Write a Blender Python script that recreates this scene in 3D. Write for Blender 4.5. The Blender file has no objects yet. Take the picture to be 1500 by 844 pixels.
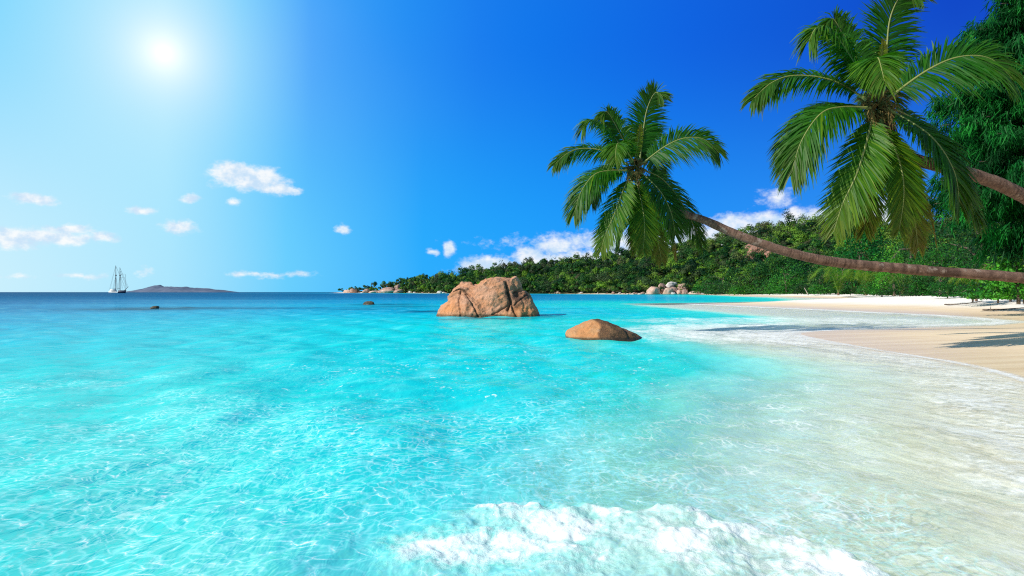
import bpy, bmesh, math, random
import numpy as np
from mathutils import Vector, Matrix

# ------------------------------------------------------------------ basics
F = 1000.0            # focal length in photo pixels (photo 1500 wide)
H = 1.6               # eye height above the water
CX, CY = 750.0, 428.0 # vanishing point of the horizon
scene = bpy.context.scene
COL = scene.collection
rng = np.random.default_rng(7)
random.seed(7)

def P(px, py, Y):                       # photo pixel at distance Y -> world point
    return np.array([(px - CX) / F * Y, Y, H + (CY - py) / F * Y])
def G(px, py, z=0.0):                   # photo pixel lying on the plane z -> world (x, y)
    Y = (H - z) * F / (py - CY)
    return np.array([(px - CX) / F * Y, Y])

def sstep(a, b, x):
    t = np.clip((x - a) / (b - a), 0, 1)
    return t * t * (3 - 2 * t)

def _hash(i, j, k):
    n = (i * 374761393 + j * 668265263 + k * 2147483647 * 3 + 1013904223) & 0xFFFFFFFF
    n = ((n ^ (n >> 13)) * 1274126177) & 0xFFFFFFFF
    n = ((n ^ (n >> 15)) * 2246822519) & 0xFFFFFFFF
    return ((n ^ (n >> 16)) & 0xFFFFFF) / float(0xFFFFFF) * 2 - 1
def vnoise(p):
    p = np.asarray(p, dtype=np.float64)
    if p.shape[1] == 2:
        p = np.column_stack([p, np.zeros(len(p))])
    i = np.floor(p).astype(np.int64); f = p - i
    u = f * f * f * (f * (f * 6 - 15) + 10)
    r = 0
    for dx in (0, 1):
        wx = u[:, 0] if dx else 1 - u[:, 0]
        for dy in (0, 1):
            wy = u[:, 1] if dy else 1 - u[:, 1]
            for dz in (0, 1):
                wz = u[:, 2] if dz else 1 - u[:, 2]
                r = r + wx * wy * wz * _hash(i[:, 0] + dx, i[:, 1] + dy, i[:, 2] + dz)
    return r
def fbm(p, octaves=4, gain=0.5):
    p = np.asarray(p, dtype=np.float64); r = 0; a = 1.0
    for o in range(octaves):
        r = r + a * vnoise(p * (2.03 ** o) + 17.3 * o); a *= gain
    return r

def mesh_from(name, verts, quads, smooth=False, attrs=None, fattrs=None):
    verts = np.asarray(verts, dtype=np.float32); quads = np.asarray(quads, dtype=np.int32)
    k = quads.shape[1]
    me = bpy.data.meshes.new(name)
    me.vertices.add(len(verts)); me.vertices.foreach_set('co', verts.ravel())
    me.loops.add(quads.size); me.loops.foreach_set('vertex_index', quads.ravel())
    me.polygons.add(len(quads))
    me.polygons.foreach_set('loop_start', np.arange(0, quads.size, k, dtype=np.int32))
    me.update(calc_edges=True)
    if smooth:
        me.polygons.foreach_set('use_smooth', np.ones(len(quads), dtype=bool))
    for dom, d in (('POINT', attrs), ('FACE', fattrs)):
        for n, v in (d or {}).items():
            a = me.attributes.new(n, 'FLOAT', dom)
            a.data.foreach_set('value', np.asarray(v, dtype=np.float32).ravel())
    me.validate()
    return me
def obj(name, me, mat=None, parent=None, loc=None):
    o = bpy.data.objects.new(name, me); COL.objects.link(o)
    if mat is not None:
        me.materials.clear(); me.materials.append(mat)
    if loc is not None: o.location = loc
    if parent is not None: o.parent = parent
    return o
def tag(o, label=None, cat=None, group=None, kind=None):
    if label: o['label'] = label
    if cat: o['category'] = cat
    if group: o['group'] = group
    if kind: o['kind'] = kind
    return o
def empty(name, loc, label, cat, group=None):
    o = bpy.data.objects.new(name, None); COL.objects.link(o); o.location = loc
    o.empty_display_size = 0.3
    return tag(o, label, cat, group)

# ------------------------------------------------------------------ node helper
class NT:
    def __init__(self, nt): self.t = nt; self.n = nt.nodes; self.l = nt.links
    def new(self, typ, ins=None, **props):
        nd = self.n.new(typ)
        for k, v in props.items(): setattr(nd, k, v)
        for k, v in (ins or {}).items():
            s = nd.inputs[k]
            if hasattr(v, 'links') or isinstance(v, bpy.types.NodeSocket): self.l.new(v, s)
            else: s.default_value = v
        return nd
    def math(self, op, a, b=None, c=None, clamp=False):
        ins = {0: a}
        if b is not None: ins[1] = b
        if c is not None: ins[2] = c
        return self.new('ShaderNodeMath', ins, operation=op, use_clamp=clamp).outputs[0]
    def vmath(self, op, a, b=None, c=None, out=0):
        ins = {0: a}
        if b is not None: ins[1] = b
        if c is not None: ins[2] = c
        return self.new('ShaderNodeVectorMath', ins, operation=op).outputs[out]
    def mix(self, f, a, b, blend='MIX'):
        nd = self.n.new('ShaderNodeMix'); nd.data_type = 'RGBA'; nd.blend_type = blend; nd.clamp_factor = True
        for idx, v in ((0, f), (6, a), (7, b)):
            s = nd.inputs[idx]
            if isinstance(v, bpy.types.NodeSocket): self.l.new(v, s)
            else: s.default_value = (v if idx == 0 else (v if len(v) == 4 else (*v, 1)))
        return nd.outputs[2]
    def ss(self, x, a, b, c=0.0, d=1.0, interp='SMOOTHSTEP'):
        return self.new('ShaderNodeMapRange', {0: x, 1: a, 2: b, 3: c, 4: d}, interpolation_type=interp).outputs[0]
    def ramp(self, f, stops, interp='LINEAR'):
        nd = self.new('ShaderNodeValToRGB', {0: f}); cr = nd.color_ramp; cr.interpolation = interp
        while len(cr.elements) < len(stops): cr.elements.new(0.5)
        for e, (p, c) in zip(cr.elements, stops):
            e.position = p; e.color = (*c, 1) if len(c) == 3 else c
        return nd.outputs[0]
    def noise(self, vec, scale, detail=3, rough=0.55, dist=0.0, lac=2.0):
        return self.new('ShaderNodeTexNoise', {'Vector': vec, 'Scale': scale, 'Detail': detail, 'Roughness': rough, 'Distortion': dist, 'Lacunarity': lac}).outputs[0]
    def attr(self, n): return self.new('ShaderNodeAttribute', attribute_name=n).outputs['Fac']
    def mapping(self, vec, scale=(1, 1, 1), rot=(0, 0, 0), loc=(0, 0, 0)):
        return self.new('ShaderNodeMapping', {'Vector': vec, 'Scale': scale, 'Rotation': rot, 'Location': loc}).outputs[0]
    def pos(self): return self.new('ShaderNodeNewGeometry').outputs['Position']
    def objco(self): return self.new('ShaderNodeTexCoord').outputs['Object']
def material(name):
    m = bpy.data.materials.new(name); m.use_nodes = True
    nt = NT(m.node_tree); nt.n.clear()
    out = nt.new('ShaderNodeOutputMaterial')
    return m, nt, out
def srgb(r, g, b):
    f = lambda c: (c / 255 / 12.92) if c <= 10 else ((c / 255 + 0.055) / 1.055) ** 2.4
    return (f(r), f(g), f(b))

# ------------------------------------------------------------------ camera, render
cam = bpy.data.cameras.new('camera'); co = bpy.data.objects.new('camera', cam); COL.objects.link(co)
co.location = (0, 0, H); co.rotation_euler = (math.radians(90), 0, 0)
cam.sensor_width = 36; cam.lens = 24.0; cam.shift_y = 6 / 1500
cam.clip_start = 0.1; cam.clip_end = 60000
scene.camera = co
scene.view_settings.view_transform = 'Standard'; scene.view_settings.look = 'None'
scene.view_settings.gamma = 1.0; scene.view_settings.exposure = 0.25
scene.view_settings.use_curve_mapping = False
cy = scene.cycles
cy.use_denoising = False; cy.pixel_filter_type = 'BLACKMAN_HARRIS'; cy.filter_width = 1.15
try: cy.denoiser = 'OPENIMAGEDENOISE'
except Exception: pass
cy.max_bounces = 8; cy.transparent_max_bounces = 12; cy.diffuse_bounces = 3; cy.glossy_bounces = 3
cy.sample_clamp_indirect = 6.0; cy.caustics_reflective = False; cy.caustics_refractive = False
cy.blur_glossy = 0.5

# ------------------------------------------------------------------ sun and sky
SUN_EL = math.radians(34); SUN_AZ = math.radians(-113)     # azimuth from +Y towards +X: behind the left shoulder
sun = bpy.data.lights.new('sun', 'SUN'); so = bpy.data.objects.new('sun', sun); COL.objects.link(so)
sun.energy = 4.9; sun.angle = math.radians(0.53); sun.color = (1.0, 0.955, 0.88)
sv = Vector((math.sin(SUN_AZ) * math.cos(SUN_EL), math.cos(SUN_AZ) * math.cos(SUN_EL), math.sin(SUN_EL)))
so.rotation_euler = sv.to_track_quat('Z', 'Y').to_euler()
so.location = (-30, -20, 40)

world = bpy.data.worlds.new('World'); scene.world = world; world.use_nodes = True
w = NT(world.node_tree); w.n.clear()
wout = w.new('ShaderNodeOutputWorld')
sky = w.new('ShaderNodeTexSky', sky_type='NISHITA', sun_disc=False, sun_elevation=SUN_EL, sun_rotation=SUN_AZ, altitude=0, air_density=1.0, dust_density=0.4, ozone_density=3.0)
dirv = w.vmath('NORMALIZE', w.new('ShaderNodeTexCoord').outputs['Generated'])
sep = w.new('ShaderNodeSeparateXYZ', {0: dirv})
az = w.math('ARCTAN2', sep.outputs[0], sep.outputs[1])         # 0 = straight ahead, + right
el = w.math('ARCSINE', sep.outputs[2])
azf = w.ss(az, -0.66, 0.66, interp='LINEAR')
def azp(px): return (math.atan((px - CX) / F) + 0.66) / 1.32
hi = w.ramp(azf, [(azp(0), srgb(112, 214, 255)), (azp(240), srgb(150, 228, 255)), (azp(352), srgb(84, 202, 255)), (azp(455), srgb(0, 158, 252)),
                  (azp(700), srgb(0, 124, 240)), (azp(1000), srgb(0, 98, 226)), (azp(1400), srgb(0, 68, 200))])
lo = w.ramp(azf, [(azp(0), srgb(200, 240, 255)), (azp(250), srgb(168, 230, 255)), (azp(420), srgb(96, 206, 255)), (azp(620), srgb(10, 172, 255)),
                  (azp(900), srgb(0, 156, 255)), (azp(1200), srgb(30, 150, 252)), (azp(1400), srgb(30, 140, 246))])
elm = w.ss(el, 0.0, 0.36)
grad = w.mix(elm, lo, hi)
# overhead and behind, out of view: paler, so the ambient light is less blue
zen = w.ss(el, 0.42, 1.1)
grad = w.mix(zen, grad, (0.22, 0.42, 0.62))
back = w.ss(w.math('ABSOLUTE', az), 0.75, 1.5)
grad = w.mix(back, grad, (0.22, 0.46, 0.66))
nish = w.vmath('SCALE', sky.outputs[0]); nish_node = nish.node; nish_node.inputs[3].default_value = 0.075
# sun glare in the sky
SD = np.array([(240 - CX) / F, 1, (CY - 78) / F]); SD /= np.linalg.norm(SD)
dp = w.vmath('DOT_PRODUCT', dirv, tuple(SD), out=1)
ang = w.math('ARCCOSINE', w.math('MINIMUM', dp, 0.99999))
gn = w.noise(dirv, 3.0, 2, 0.5)
angd = w.math('MULTIPLY', ang, w.ss(gn, 0.2, 0.8, 0.85, 1.15, 'LINEAR'))
g1 = w.math('EXPONENT', w.math('MULTIPLY', w.math('POWER', w.math('DIVIDE', ang, 0.024), 1.15), -1.0))
g2 = w.math('EXPONENT', w.math('MULTIPLY', w.math('POWER', w.math('DIVIDE', angd, 0.10), 1.1), -1.0))
skyc = w.mix(w.math('MULTIPLY', g2, 0.70), grad, (0.86, 0.97, 1.0))
skyc = w.mix(w.math('MULTIPLY', g1, 0.85), skyc, (1.25, 1.25, 1.25))
# ---- clouds
clouds = [(366, 262, 52, 17, 1.1), (340, 255, 30, 15, 1.1), (404, 276, 34, 9, 1.0), (48, 291, 32, 9, .95), (66, 347, 80, 11, .85), (98, 336, 40, 8, .85), (18, 350, 44, 15, .9), (152, 350, 22, 9, .7),
 (207, 307, 20, 7, .75), (278, 293, 16, 7, .75), (342, 297, 11, 6, .65), (260, 332, 26, 9, .75), (502, 335, 11, 7, .8), (658, 364, 10, 11, .9), (634, 369, 11, 5, .6),
 (120, 405, 40, 5, .5), (212, 400, 12, 7, .5), (350, 402, 20, 5, .5), (400, 402, 55, 5, .48), (440, 402, 12, 5, .5), (30, 407, 30, 4, .45),
 (720, 388, 40, 13, 1.0), (775, 378, 22, 17, 1.05), (815, 360, 32, 13, .85), (700, 393, 20, 11, .9), (750, 396, 80, 10, .7),
 (860, 384, 50, 12, .95), (940, 373, 60, 16, 1.05), (900, 381, 40, 14, .95), (1015, 352, 40, 24, 1.1), (1080, 336, 42, 21, 1.1), (1045, 350, 50, 22, 1.1), (1130, 334, 46, 22, 1.1), (1172, 326, 42, 20, 1.05), (1262, 316, 50, 30, 1.1), (1139, 290, 25, 15, .55), (1100, 352, 330, 20, .95), (880, 380, 120, 12, .9)]
uv = w.new('ShaderNodeCombineXYZ', {0: az, 1: el, 2: 0.0}).outputs[0]
wob = w.new('ShaderNodeTexNoise', {'Vector': uv, 'Scale': 34.0, 'Detail': 5.0, 'Roughness': 0.6}).outputs[1]
uvw = w.vmath('ADD', uv, w.vmath('MULTIPLY', w.vmath('SUBTRACT', wob, (.5, .5, .5)), (0.016, 0.016, 0)))
field = None
for (px, py, rx, ry, s) in clouds:
    a0 = math.atan((px - CX) / F); e0 = math.atan((CY - py) / F * math.cos(a0)); c2 = math.cos(a0) ** 2
    sx, sy = F / (rx * c2) * 0.72, F / (ry * math.cos(a0)) * 0.72
    q = w.vmath('LENGTH', w.vmath('MULTIPLY_ADD', uvw, (sx, sy, 0), (-a0 * sx, -e0 * sy, 0)), out=1)
    v = w.math('MULTIPLY_ADD', q, -s, s)
    field = v if field is None else w.math('MAXIMUM', field, v)
cn = w.noise(w.mapping(uv, scale=(1, 1.5, 1)), 60.0, 6, 0.62)
dens = w.math('ADD', field, w.math('MULTIPLY_ADD', cn, 1.1, -0.55))
cmask = w.ss(dens, 0.02, 0.62)
shade = w.noise(w.mapping(uv, scale=(1, 1.3, 1), loc=(3, 1, 0)), 45.0, 4, 0.6)
ccol = w.mix(w.ss(shade, 0.35, 0.65), srgb(205, 228, 250), (1.0, 1.0, 1.0))
skyc = w.mix(w.math('MULTIPLY', cmask, 0.92), skyc, ccol)
mixed = w.mix(w.ss(el, 0.35, 0.9, 0.05, 0.5), skyc, nish)
# the view exposure is +0.25 stop, so the sky is dialled back by it
bg = w.new('ShaderNodeBackground', {'Color': mixed, 'Strength': 0.86})
w.l.new(bg.outputs[0], wout.inputs[0])
world.cycles.sampling_method = 'MANUAL'; world.cycles.sample_map_resolution = 512

# ------------------------------------------------------------------ shoreline in plan
SHORE = np.array([(3.6, -400), (3.6, -60), (3.8, -12), (4.3, -3), (4.9, 2), (5.9, 5.5), (7.5, 8.8), (9.3, 11.9), (10.2, 15), (10.3, 19), (10.5, 23),
    (11.2, 26.5), (13.6, 28.6), (16.4, 29.6), (20.5, 31.6), (24, 33), (27.5, 35.5), (29, 39), (30.5, 46), (29.8, 55), (28.8, 66), (26.6, 80), (25.5, 92),
    (31, 99), (42, 106), (55, 115), (66, 128), (77, 155), (83, 190), (88, 245), (104, 330), (116, 400), (123, 452), (112, 458), (90, 462), (62, 540), (32, 640), (-20, 720), (-80, 800), (-128, 930), (-170, 1060),
    (-240, 1150), (-330, 1230), (-330, 1330), (-150, 1500), (400, 1800), (2000, 2600), (9000, 9000)], dtype=float)
def catmull(pts, n=6):
    pts = np.asarray(pts, float); out = []
    for i in range(len(pts) - 1):
        p0 = pts[max(i - 1, 0)]; p1 = pts[i]; p2 = pts[i + 1]; p3 = pts[min(i + 2, len(pts) - 1)]
        for k in range(n):
            t = k / n
            out.append(0.5 * ((2 * p1) + (-p0 + p2) * t + (2 * p0 - 5 * p1 + 4 * p2 - p3) * t * t + (-p0 + 3 * p1 - 3 * p2 + p3) * t ** 3))
    out.append(pts[-1]); return np.array(out)
SH = catmull(SHORE, 5)
def signed(poly, xy):                   # >0 on the right-hand side of the polyline
    a = poly[:-1]; d = poly[1:] - a; L2 = (d ** 2).sum(1) + 1e-9
    res = np.empty(len(xy)); par = np.empty(len(xy))
    for s in range(0, len(xy), 20000):
        p = xy[s:s + 20000].astype(np.float64)
        rx = p[:, None, 0] - a[None, :, 0]; ry = p[:, None, 1] - a[None, :, 1]
        t = np.clip((rx * d[:, 0] + ry * d[:, 1]) / L2, 0, 1)
        ex = rx - t * d[:, 0]; ey = ry - t * d[:, 1]
        D = ex * ex + ey * ey
        i = D.argmin(1); r = np.arange(len(p))
        cr = d[i, 0] * ry[r, i] - d[i, 1] * rx[r, i]
        res[s:s + 20000] = np.sqrt(D[r, i]) * np.where(cr < 0, 1, -1)
        par[s:s + 20000] = i + t[r, i]
    return res, par
def land_profile(d, xy):
    z = np.interp(d, [0, 5, 9, 14, 24, 40, 80, 400, 3000], [0, .16, .36, .72, 1.12, 1.35, 1.6, 3, 3])
    return z + np.where(d > 8, 0.05 * fbm(xy * 0.25, 3) * sstep(8, 20, d), 0)
def sea_depth(e):
    return np.interp(e, [0, 1.5, 3, 4.0, 5.0, 6.2, 8, 11, 16, 24, 40, 75, 140, 300, 900], [0, .07, .20, .36, .62, .92, 1.2, 1.45, 1.7, 2.4, 3.9, 6.4, 11, 18, 26])

def offshore(xy, d):                    # distance offshore, capped where bars keep the bay shallow
    e = np.maximum(-d, 0); x, y = xy[:, 0], xy[:, 1]
    lag = sstep(7.0, 20, x) * sstep(25, 31, y) * (1 - sstep(92, 104, y))
    e = e * (1 - lag) + np.minimum(e, 2.2) * lag
    l2 = sstep(.22, .48, x / np.maximum(y, 1)) * sstep(92, 112, y) * (1 - sstep(230, 330, y))
    return e * (1 - l2) + np.minimum(e, 2.6) * l2
def polar_grid(radii, angles):
    n, m = len(radii), len(angles)
    R, A = np.meshgrid(radii, angles, indexing='ij')
    xy = np.column_stack([(R * np.sin(A)).ravel(), (R * np.cos(A)).ravel()])
    idx = np.arange(n * m).reshape(n, m)
    q = np.stack([idx[:-1, :-1], idx[:-1, 1:], idx[1:, 1:], idx[1:, :-1]], -1).reshape(-1, 4)[:, ::-1]
    return xy, q
def geo(a, b, r):
    n = int(math.log(b / a) / math.log(r)) + 1
    return a * np.exp(np.linspace(0, math.log(b / a), n))

# ------------------------------------------------------------------ sand (ground and seabed in one sheet)
ang_g = np.radians(np.concatenate([np.arange(-180, -46, 4.0), np.arange(-46, 46, 0.25), np.arange(46, 180.1, 4.0)]))
rad_g = np.concatenate([[0.05, 0.6], geo(1.2, 300, 1.012), geo(310, 40000, 1.06)])
gxy, gq = polar_grid(rad_g, ang_g)
gd, _ = signed(SH, gxy)
gz = np.where(gd > 0, land_profile(np.maximum(gd, 0), gxy), -sea_depth(offshore(gxy, gd)))
near = 1 - sstep(20, 60, gxy[:, 1])
# sand ripples on the bed and a low scarp on the inner side of the spit
gz += np.where(gd < 0.5, 0.02 * fbm(gxy * np.array([1.6, 0.7]), 3) * near * np.clip(-gd, 0, 1), 0)
scarp = np.exp(-((gd - 1.3) / 0.5) ** 2) * sstep(20.5, 24, gxy[:, 0]) * (1 - sstep(38, 46, gxy[:, 1])) * sstep(26, 32, gxy[:, 1])
gz += 0.16 * scarp
sand_me = mesh_from('sand', np.column_stack([gxy, gz]), gq, True, {'shore': gd})

m_sand, n, out = material('beach_sand')
pos = n.pos(); sh = n.attr('shore')
wn = n.noise(pos, 0.22, 3)
wet = n.ss(n.math('ADD', sh, n.math('MULTIPLY_ADD', wn, 5.0, -2.5)), 6.0, 11.0)
fine = n.noise(pos, 9.0, 5, 0.7)
streak = n.noise(n.mapping(pos, scale=(0.12, 1.6, 1), rot=(0, 0, 0.18)), 1.3, 4, 0.6)
wetc = n.mix(n.ss(streak, 0.3, 0.7), (0.74, 0.55, 0.345), (0.85, 0.67, 0.45))
dryc = n.mix(n.ss(fine, 0.3, 0.7), (0.84, 0.74, 0.63), (0.93, 0.85, 0.75))
patch = n.noise(pos, 0.09, 2)
c = n.mix(wet, wetc, dryc)
bedst = n.noise(n.mapping(n.mapping(pos, rot=(0, 0, -0.16)), scale=(4.2, 1.1, 1)), 1.0, 3, 0.5, 0.25)
bed = n.ss(sh, -0.6, 0.15)
bedc = n.ramp(bedst, [(0.25, (0.66, 0.58, 0.41)), (0.45, (0.86, 0.78, 0.60)), (0.70, (0.96, 0.91, 0.76))])  # pale and dark streaks painted into the bed for caustic light
c = n.mix(bed, bedc, c)
rough = n.ss(sh, 0, 8, 0.35, 0.9)
b1 = n.noise(pos, 2.2, 4, 0.6)
hgt = n.math('ADD', n.math('MULTIPLY', b1, n.ss(sh, 6, 14, 0.01, 0.10)), n.math('MULTIPLY', fine, 0.008))
hgt = n.math('ADD', hgt, n.math('MULTIPLY', bedst, n.ss(sh, -1.0, 0.0, 0.035, 0.0)))
bmp = n.new('ShaderNodeBump', {'Height': hgt, 'Strength': 1.0, 'Distance': 1.0}).outputs[0]
bs = n.new('ShaderNodeBsdfPrincipled', {'Base Color': c, 'Roughness': rough, 'Normal': bmp, 'Specular IOR Level': 0.25})
n.l.new(bs.outputs[0], out.inputs[0])
tag(obj('sand', sand_me, m_sand), kind='structure')

# ------------------------------------------------------------------ sea
ang_w = np.radians(np.concatenate([np.arange(-180, -45, 5.0), np.arange(-45, 45, 0.115), np.arange(45, 180.1, 5.0)]))
rad_w = np.concatenate([[0.05, 1.0, 2.0], geo(2.6, 70, 1.0055), geo(70.6, 420, 1.011), geo(430, 45000, 1.05)])
wxy, wq = polar_grid(rad_w, ang_w)
wd, _ = signed(SH, wxy)
# drop water well under the land
keepv = wd < 14
kq = keepv[wq].all(1); wq = wq[kq]
used = np.zeros(len(wxy), bool); used[wq.ravel()] = True
remap = np.cumsum(used) - 1
wxy = wxy[used]; wd = wd[used]; wq = remap[wq]
e = np.maximum(-wd, 0); R = np.hypot(wxy[:, 0], wxy[:, 1])
wz = np.zeros(len(wxy))
r2 = np.random.default_rng(3)
att = sstep(0.0, 2.5, e)
for i in range(46):
    lam = 0.28 * (14 ** (r2.random()))
    th = r2.normal(0.25, 0.62)          # travel direction, towards the beach (+X)
    k = 2 * math.pi / lam
    amp = 0.0028 * lam ** 0.95
    fade = 1 - sstep(lam * 16, lam * 60, R)
    ph = k * (wxy[:, 0] * math.cos(th) + wxy[:, 1] * math.sin(th)) + r2.random() * 6.28 + 1.3 * vnoise(wxy * (0.55 / lam) * 0.6 + i * 9.1)
    s = np.sin(ph)
    wz += amp * fade * att * (s + 0.25 * np.cos(2 * ph))
# the little breaking wave in the foreground
CR = np.array([G(x, y, 0.07) for x, y in [(470, 790), (590, 762), (660, 742), (720, 734), (830, 738), (950, 747), (1060, 759), (1130, 774), (1200, 797), (1300, 826), (1400, 848), (1560, 900)]])
CRs = catmull(CR, 8)
cs, cpar = signed(CRs, wxy)        # >0 seaward (towards the viewer) side
wob = 0.10 * fbm(wxy * 2.3, 3) + 0.05 * fbm(wxy * 7.0, 2)
cs2 = cs + wob
cpn = cpar / (len(CRs) - 1)
ends = sstep(-1.15, 0.05, wxy[:, 0] + 0.30 * fbm(wxy * 1.4 + 3, 3)) * (wxy[:, 0] < 6)
crest = np.where(cs2 < 0, np.exp(-(cs2 / 0.09) ** 2), np.exp(-(cs2 / 0.60) ** 2)) * ends
wz += crest * (0.050 + 0.025 * fbm(wxy * 3.1, 3))
behind = np.where(cs2 > 0, np.exp(-(cs2 / 1.35) ** 2.2), np.exp(-(cs2 / 0.05) ** 2)) * ends
lump = fbm(wxy * 5.5, 4)
wz += 0.018 * behind * lump + 0.007 * behind * fbm(wxy * 22, 2)
# foam fields (how much foam lies on the water where)
d_here = wd
foam = np.zeros(len(wxy))
rsd = 1 - 0.28 * sstep(1.6, 2.6, wxy[:, 0])
foam = np.maximum(foam, np.clip(rsd * behind * (0.68 + 0.50 * fbm(wxy * 1.2 + 5, 3)) + rsd * 0.42 * crest * (0.8 + 0.7 * fbm(wxy * 2.6, 2)), 0, 0.98))
foam = np.maximum(foam, 0.42 * np.where(cs > 0, np.exp(-(cs / 2.2) ** 2), 0) * ends)
def gauss(px, py, rx, ry, z=0): 
    c = G(px, py, z); return np.exp(-((wxy[:, 0] - c[0]) / rx) ** 2 - ((wxy[:, 1] - c[1]) / ry) ** 2)
band = np.maximum(1.1, R * 0.035)
swash = np.exp(-((wd + 1.0 * band) / (1.25 * band)) ** 2) * (1 - sstep(45, 120, R))
foam = np.maximum(foam, 0.60 * swash)
foam = np.maximum(foam, 0.76 * sstep(0.1, 0.6, gauss(1110, 486, 5.2, 8.0)))
foam = np.maximum(foam, 0.66 * sstep(0.1, 0.6, gauss(1010, 488, 3.6, 6.0)))
foam = np.maximum(foam, 0.62 * sstep(0.15, 0.7, gauss(1150, 470, 11, 6)))
edge = np.exp(-((wd + 0.18) / 0.22) ** 2) * (1 - sstep(20, 40, R)) 
foam = np.maximum(foam, 0.8 * edge)
far_edge = np.exp(-((wd + 1.5) / 1.6) ** 2) * sstep(24, 40, R) * (1 - sstep(90, 130, R))
foam = np.maximum(foam, 0.75 * far_edge)
# second small breaker line over the outer bar
bar = catmull(np.array([G(1050, 446.5), G(1110, 446), (33, 93), (45, 100)]), 8)
bd, bp = signed(bar, wxy); foam = np.maximum(foam, 0.9 * np.exp(-(bd / 1.6) ** 2) * sstep(0, 4, bp))
# lace: foam web in the foreground, its white lines also painting caustic light
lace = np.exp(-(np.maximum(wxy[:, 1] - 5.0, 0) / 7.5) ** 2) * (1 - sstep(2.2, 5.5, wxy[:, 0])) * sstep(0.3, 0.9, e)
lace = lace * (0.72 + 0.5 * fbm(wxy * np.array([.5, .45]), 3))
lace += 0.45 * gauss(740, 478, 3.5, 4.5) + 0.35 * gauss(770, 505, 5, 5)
shal = np.exp(-((e - 3.6) / 1.9) ** 2) * (1 - sstep(9, 17, wxy[:, 1])) * sstep(2.5, 4.5, wxy[:, 1])  # where caustic light lines are painted over the shallows
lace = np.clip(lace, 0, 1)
# dark reef patches on the bed
reef = np.zeros(len(wxy))
for (px, py, rx, ry, s) in [(236, 452, 6.5, 7, 1.0), (175, 453.5, 4, 4.0, .7), (340, 451.5, 12, 3.6, .65), (565, 446.3, 5, 7.0, .85), (592, 449, 4, 5, .7), (520, 453, 3, 3.0, .55), (460, 451, 12, 3, .4), (625, 456.5, 1.9, 3.2, 1.0), (708, 467.0, 3.0, 1.5, .9), (798, 464.0, 1.2, 1.4, .8), (120, 438, 60, 9, .3), (655, 452, 40, 1.5, .25)]:
    reef = np.maximum(reef, s * gauss(px, py, rx, ry))
reef *= np.clip(0.95 + 0.3 * fbm(wxy * np.array([.25, .5]), 3), 0, 1.3)
dep = sea_depth(offshore(wxy, wd))
dep = dep + np.clip(0.16 * dep * fbm(wxy * np.array([.03, .06]), 3), -.5, 1.5) + np.clip(0.12 * fbm(wxy * np.array([.5, .25]), 2), -.1, .2) * sstep(.3, .8, dep)
sea_me = mesh_from('sea', np.column_stack([wxy, wz]), wq, True, {'depth': np.maximum(dep, 0), 'foam': foam, 'lace': lace, 'reef': reef, 'shore': wd, 'caustic': shal, 'sparkle': np.exp(-((wxy[:, 1] - 13) / 9.5) ** 2) * np.exp(-((wxy[:, 0] + 0.5) / 5.0) ** 4) * sstep(.4, .9, dep), 'film': np.clip(behind * (0.75 + 0.4 * fbm(wxy * 1.1, 3)), 0, 1)})

m_sea, n, out = material('sea_water')
pos = n.pos(); dep_ = n.attr('depth'); foam_ = n.attr('foam'); lace_ = n.attr('lace'); reef_ = n.attr('reef'); sh = n.attr('shore')
lg = n.math('DIVIDE', n.math('LOGARITHM', n.math('ADD', dep_, 1.0), 2.0), math.log2(27))
def dp_(d): return math.log2(1 + d) / math.log2(27)
scat = n.ramp(lg, [(0.0, (0.60, 0.60, 0.48)), (dp_(.25), (0.74, 0.92, 0.74)), (dp_(.5), (0.36, 0.90, 0.76)), (dp_(.9), (0.02, 0.68, 0.62)), (dp_(1.6), (0.0, 0.61, 0.58)),
                   (dp_(2.8), (0.0, 0.46, 0.57)), (dp_(5), (0.0, 0.26, 0.47)), (dp_(9), (0.0, 0.125, 0.31)), (dp_(20), (0.0, 0.058, 0.18)), (dp_(25), (0.0, 0.055, 0.17))])
# lighter and darker patches in the water colour
pn = n.noise(n.mapping(pos, scale=(1.0, 0.8, 1)), 0.9, 4, 0.6, 0.6)
amt = n.ss(dep_, 0.5, 1.6, 0.08, 0.30)
scat = n.mix(n.math('MULTIPLY', n.ss(pn, 0.5, 0.75), amt), scat, (0.25, 0.82, 0.78))
scat = n.mix(n.math('MULTIPLY', n.ss(pn, 0.5, 0.28), amt), scat, (0.0, 0.36, 0.42))
scat = n.mix(reef_, scat, (0.0, 0.045, 0.085))
# foam, plus caustic lines and sparkle painted in foam white
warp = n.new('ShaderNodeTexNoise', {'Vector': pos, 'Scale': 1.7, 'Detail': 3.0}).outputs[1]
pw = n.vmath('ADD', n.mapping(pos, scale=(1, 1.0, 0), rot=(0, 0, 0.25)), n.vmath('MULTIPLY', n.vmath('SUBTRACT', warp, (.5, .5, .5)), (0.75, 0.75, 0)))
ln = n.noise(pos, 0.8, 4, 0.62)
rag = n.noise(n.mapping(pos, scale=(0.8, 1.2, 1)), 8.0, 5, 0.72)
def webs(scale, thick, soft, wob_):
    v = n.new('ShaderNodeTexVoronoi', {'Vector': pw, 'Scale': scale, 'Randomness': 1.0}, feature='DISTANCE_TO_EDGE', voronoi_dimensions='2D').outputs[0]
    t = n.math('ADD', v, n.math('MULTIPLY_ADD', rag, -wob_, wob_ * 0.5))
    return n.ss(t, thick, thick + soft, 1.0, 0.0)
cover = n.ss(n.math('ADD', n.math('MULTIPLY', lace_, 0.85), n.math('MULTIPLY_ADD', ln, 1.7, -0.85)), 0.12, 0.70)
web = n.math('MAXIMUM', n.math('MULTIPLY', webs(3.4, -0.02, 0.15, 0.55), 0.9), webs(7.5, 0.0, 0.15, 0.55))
lmask = n.math('MULTIPLY', web, cover)
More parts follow.
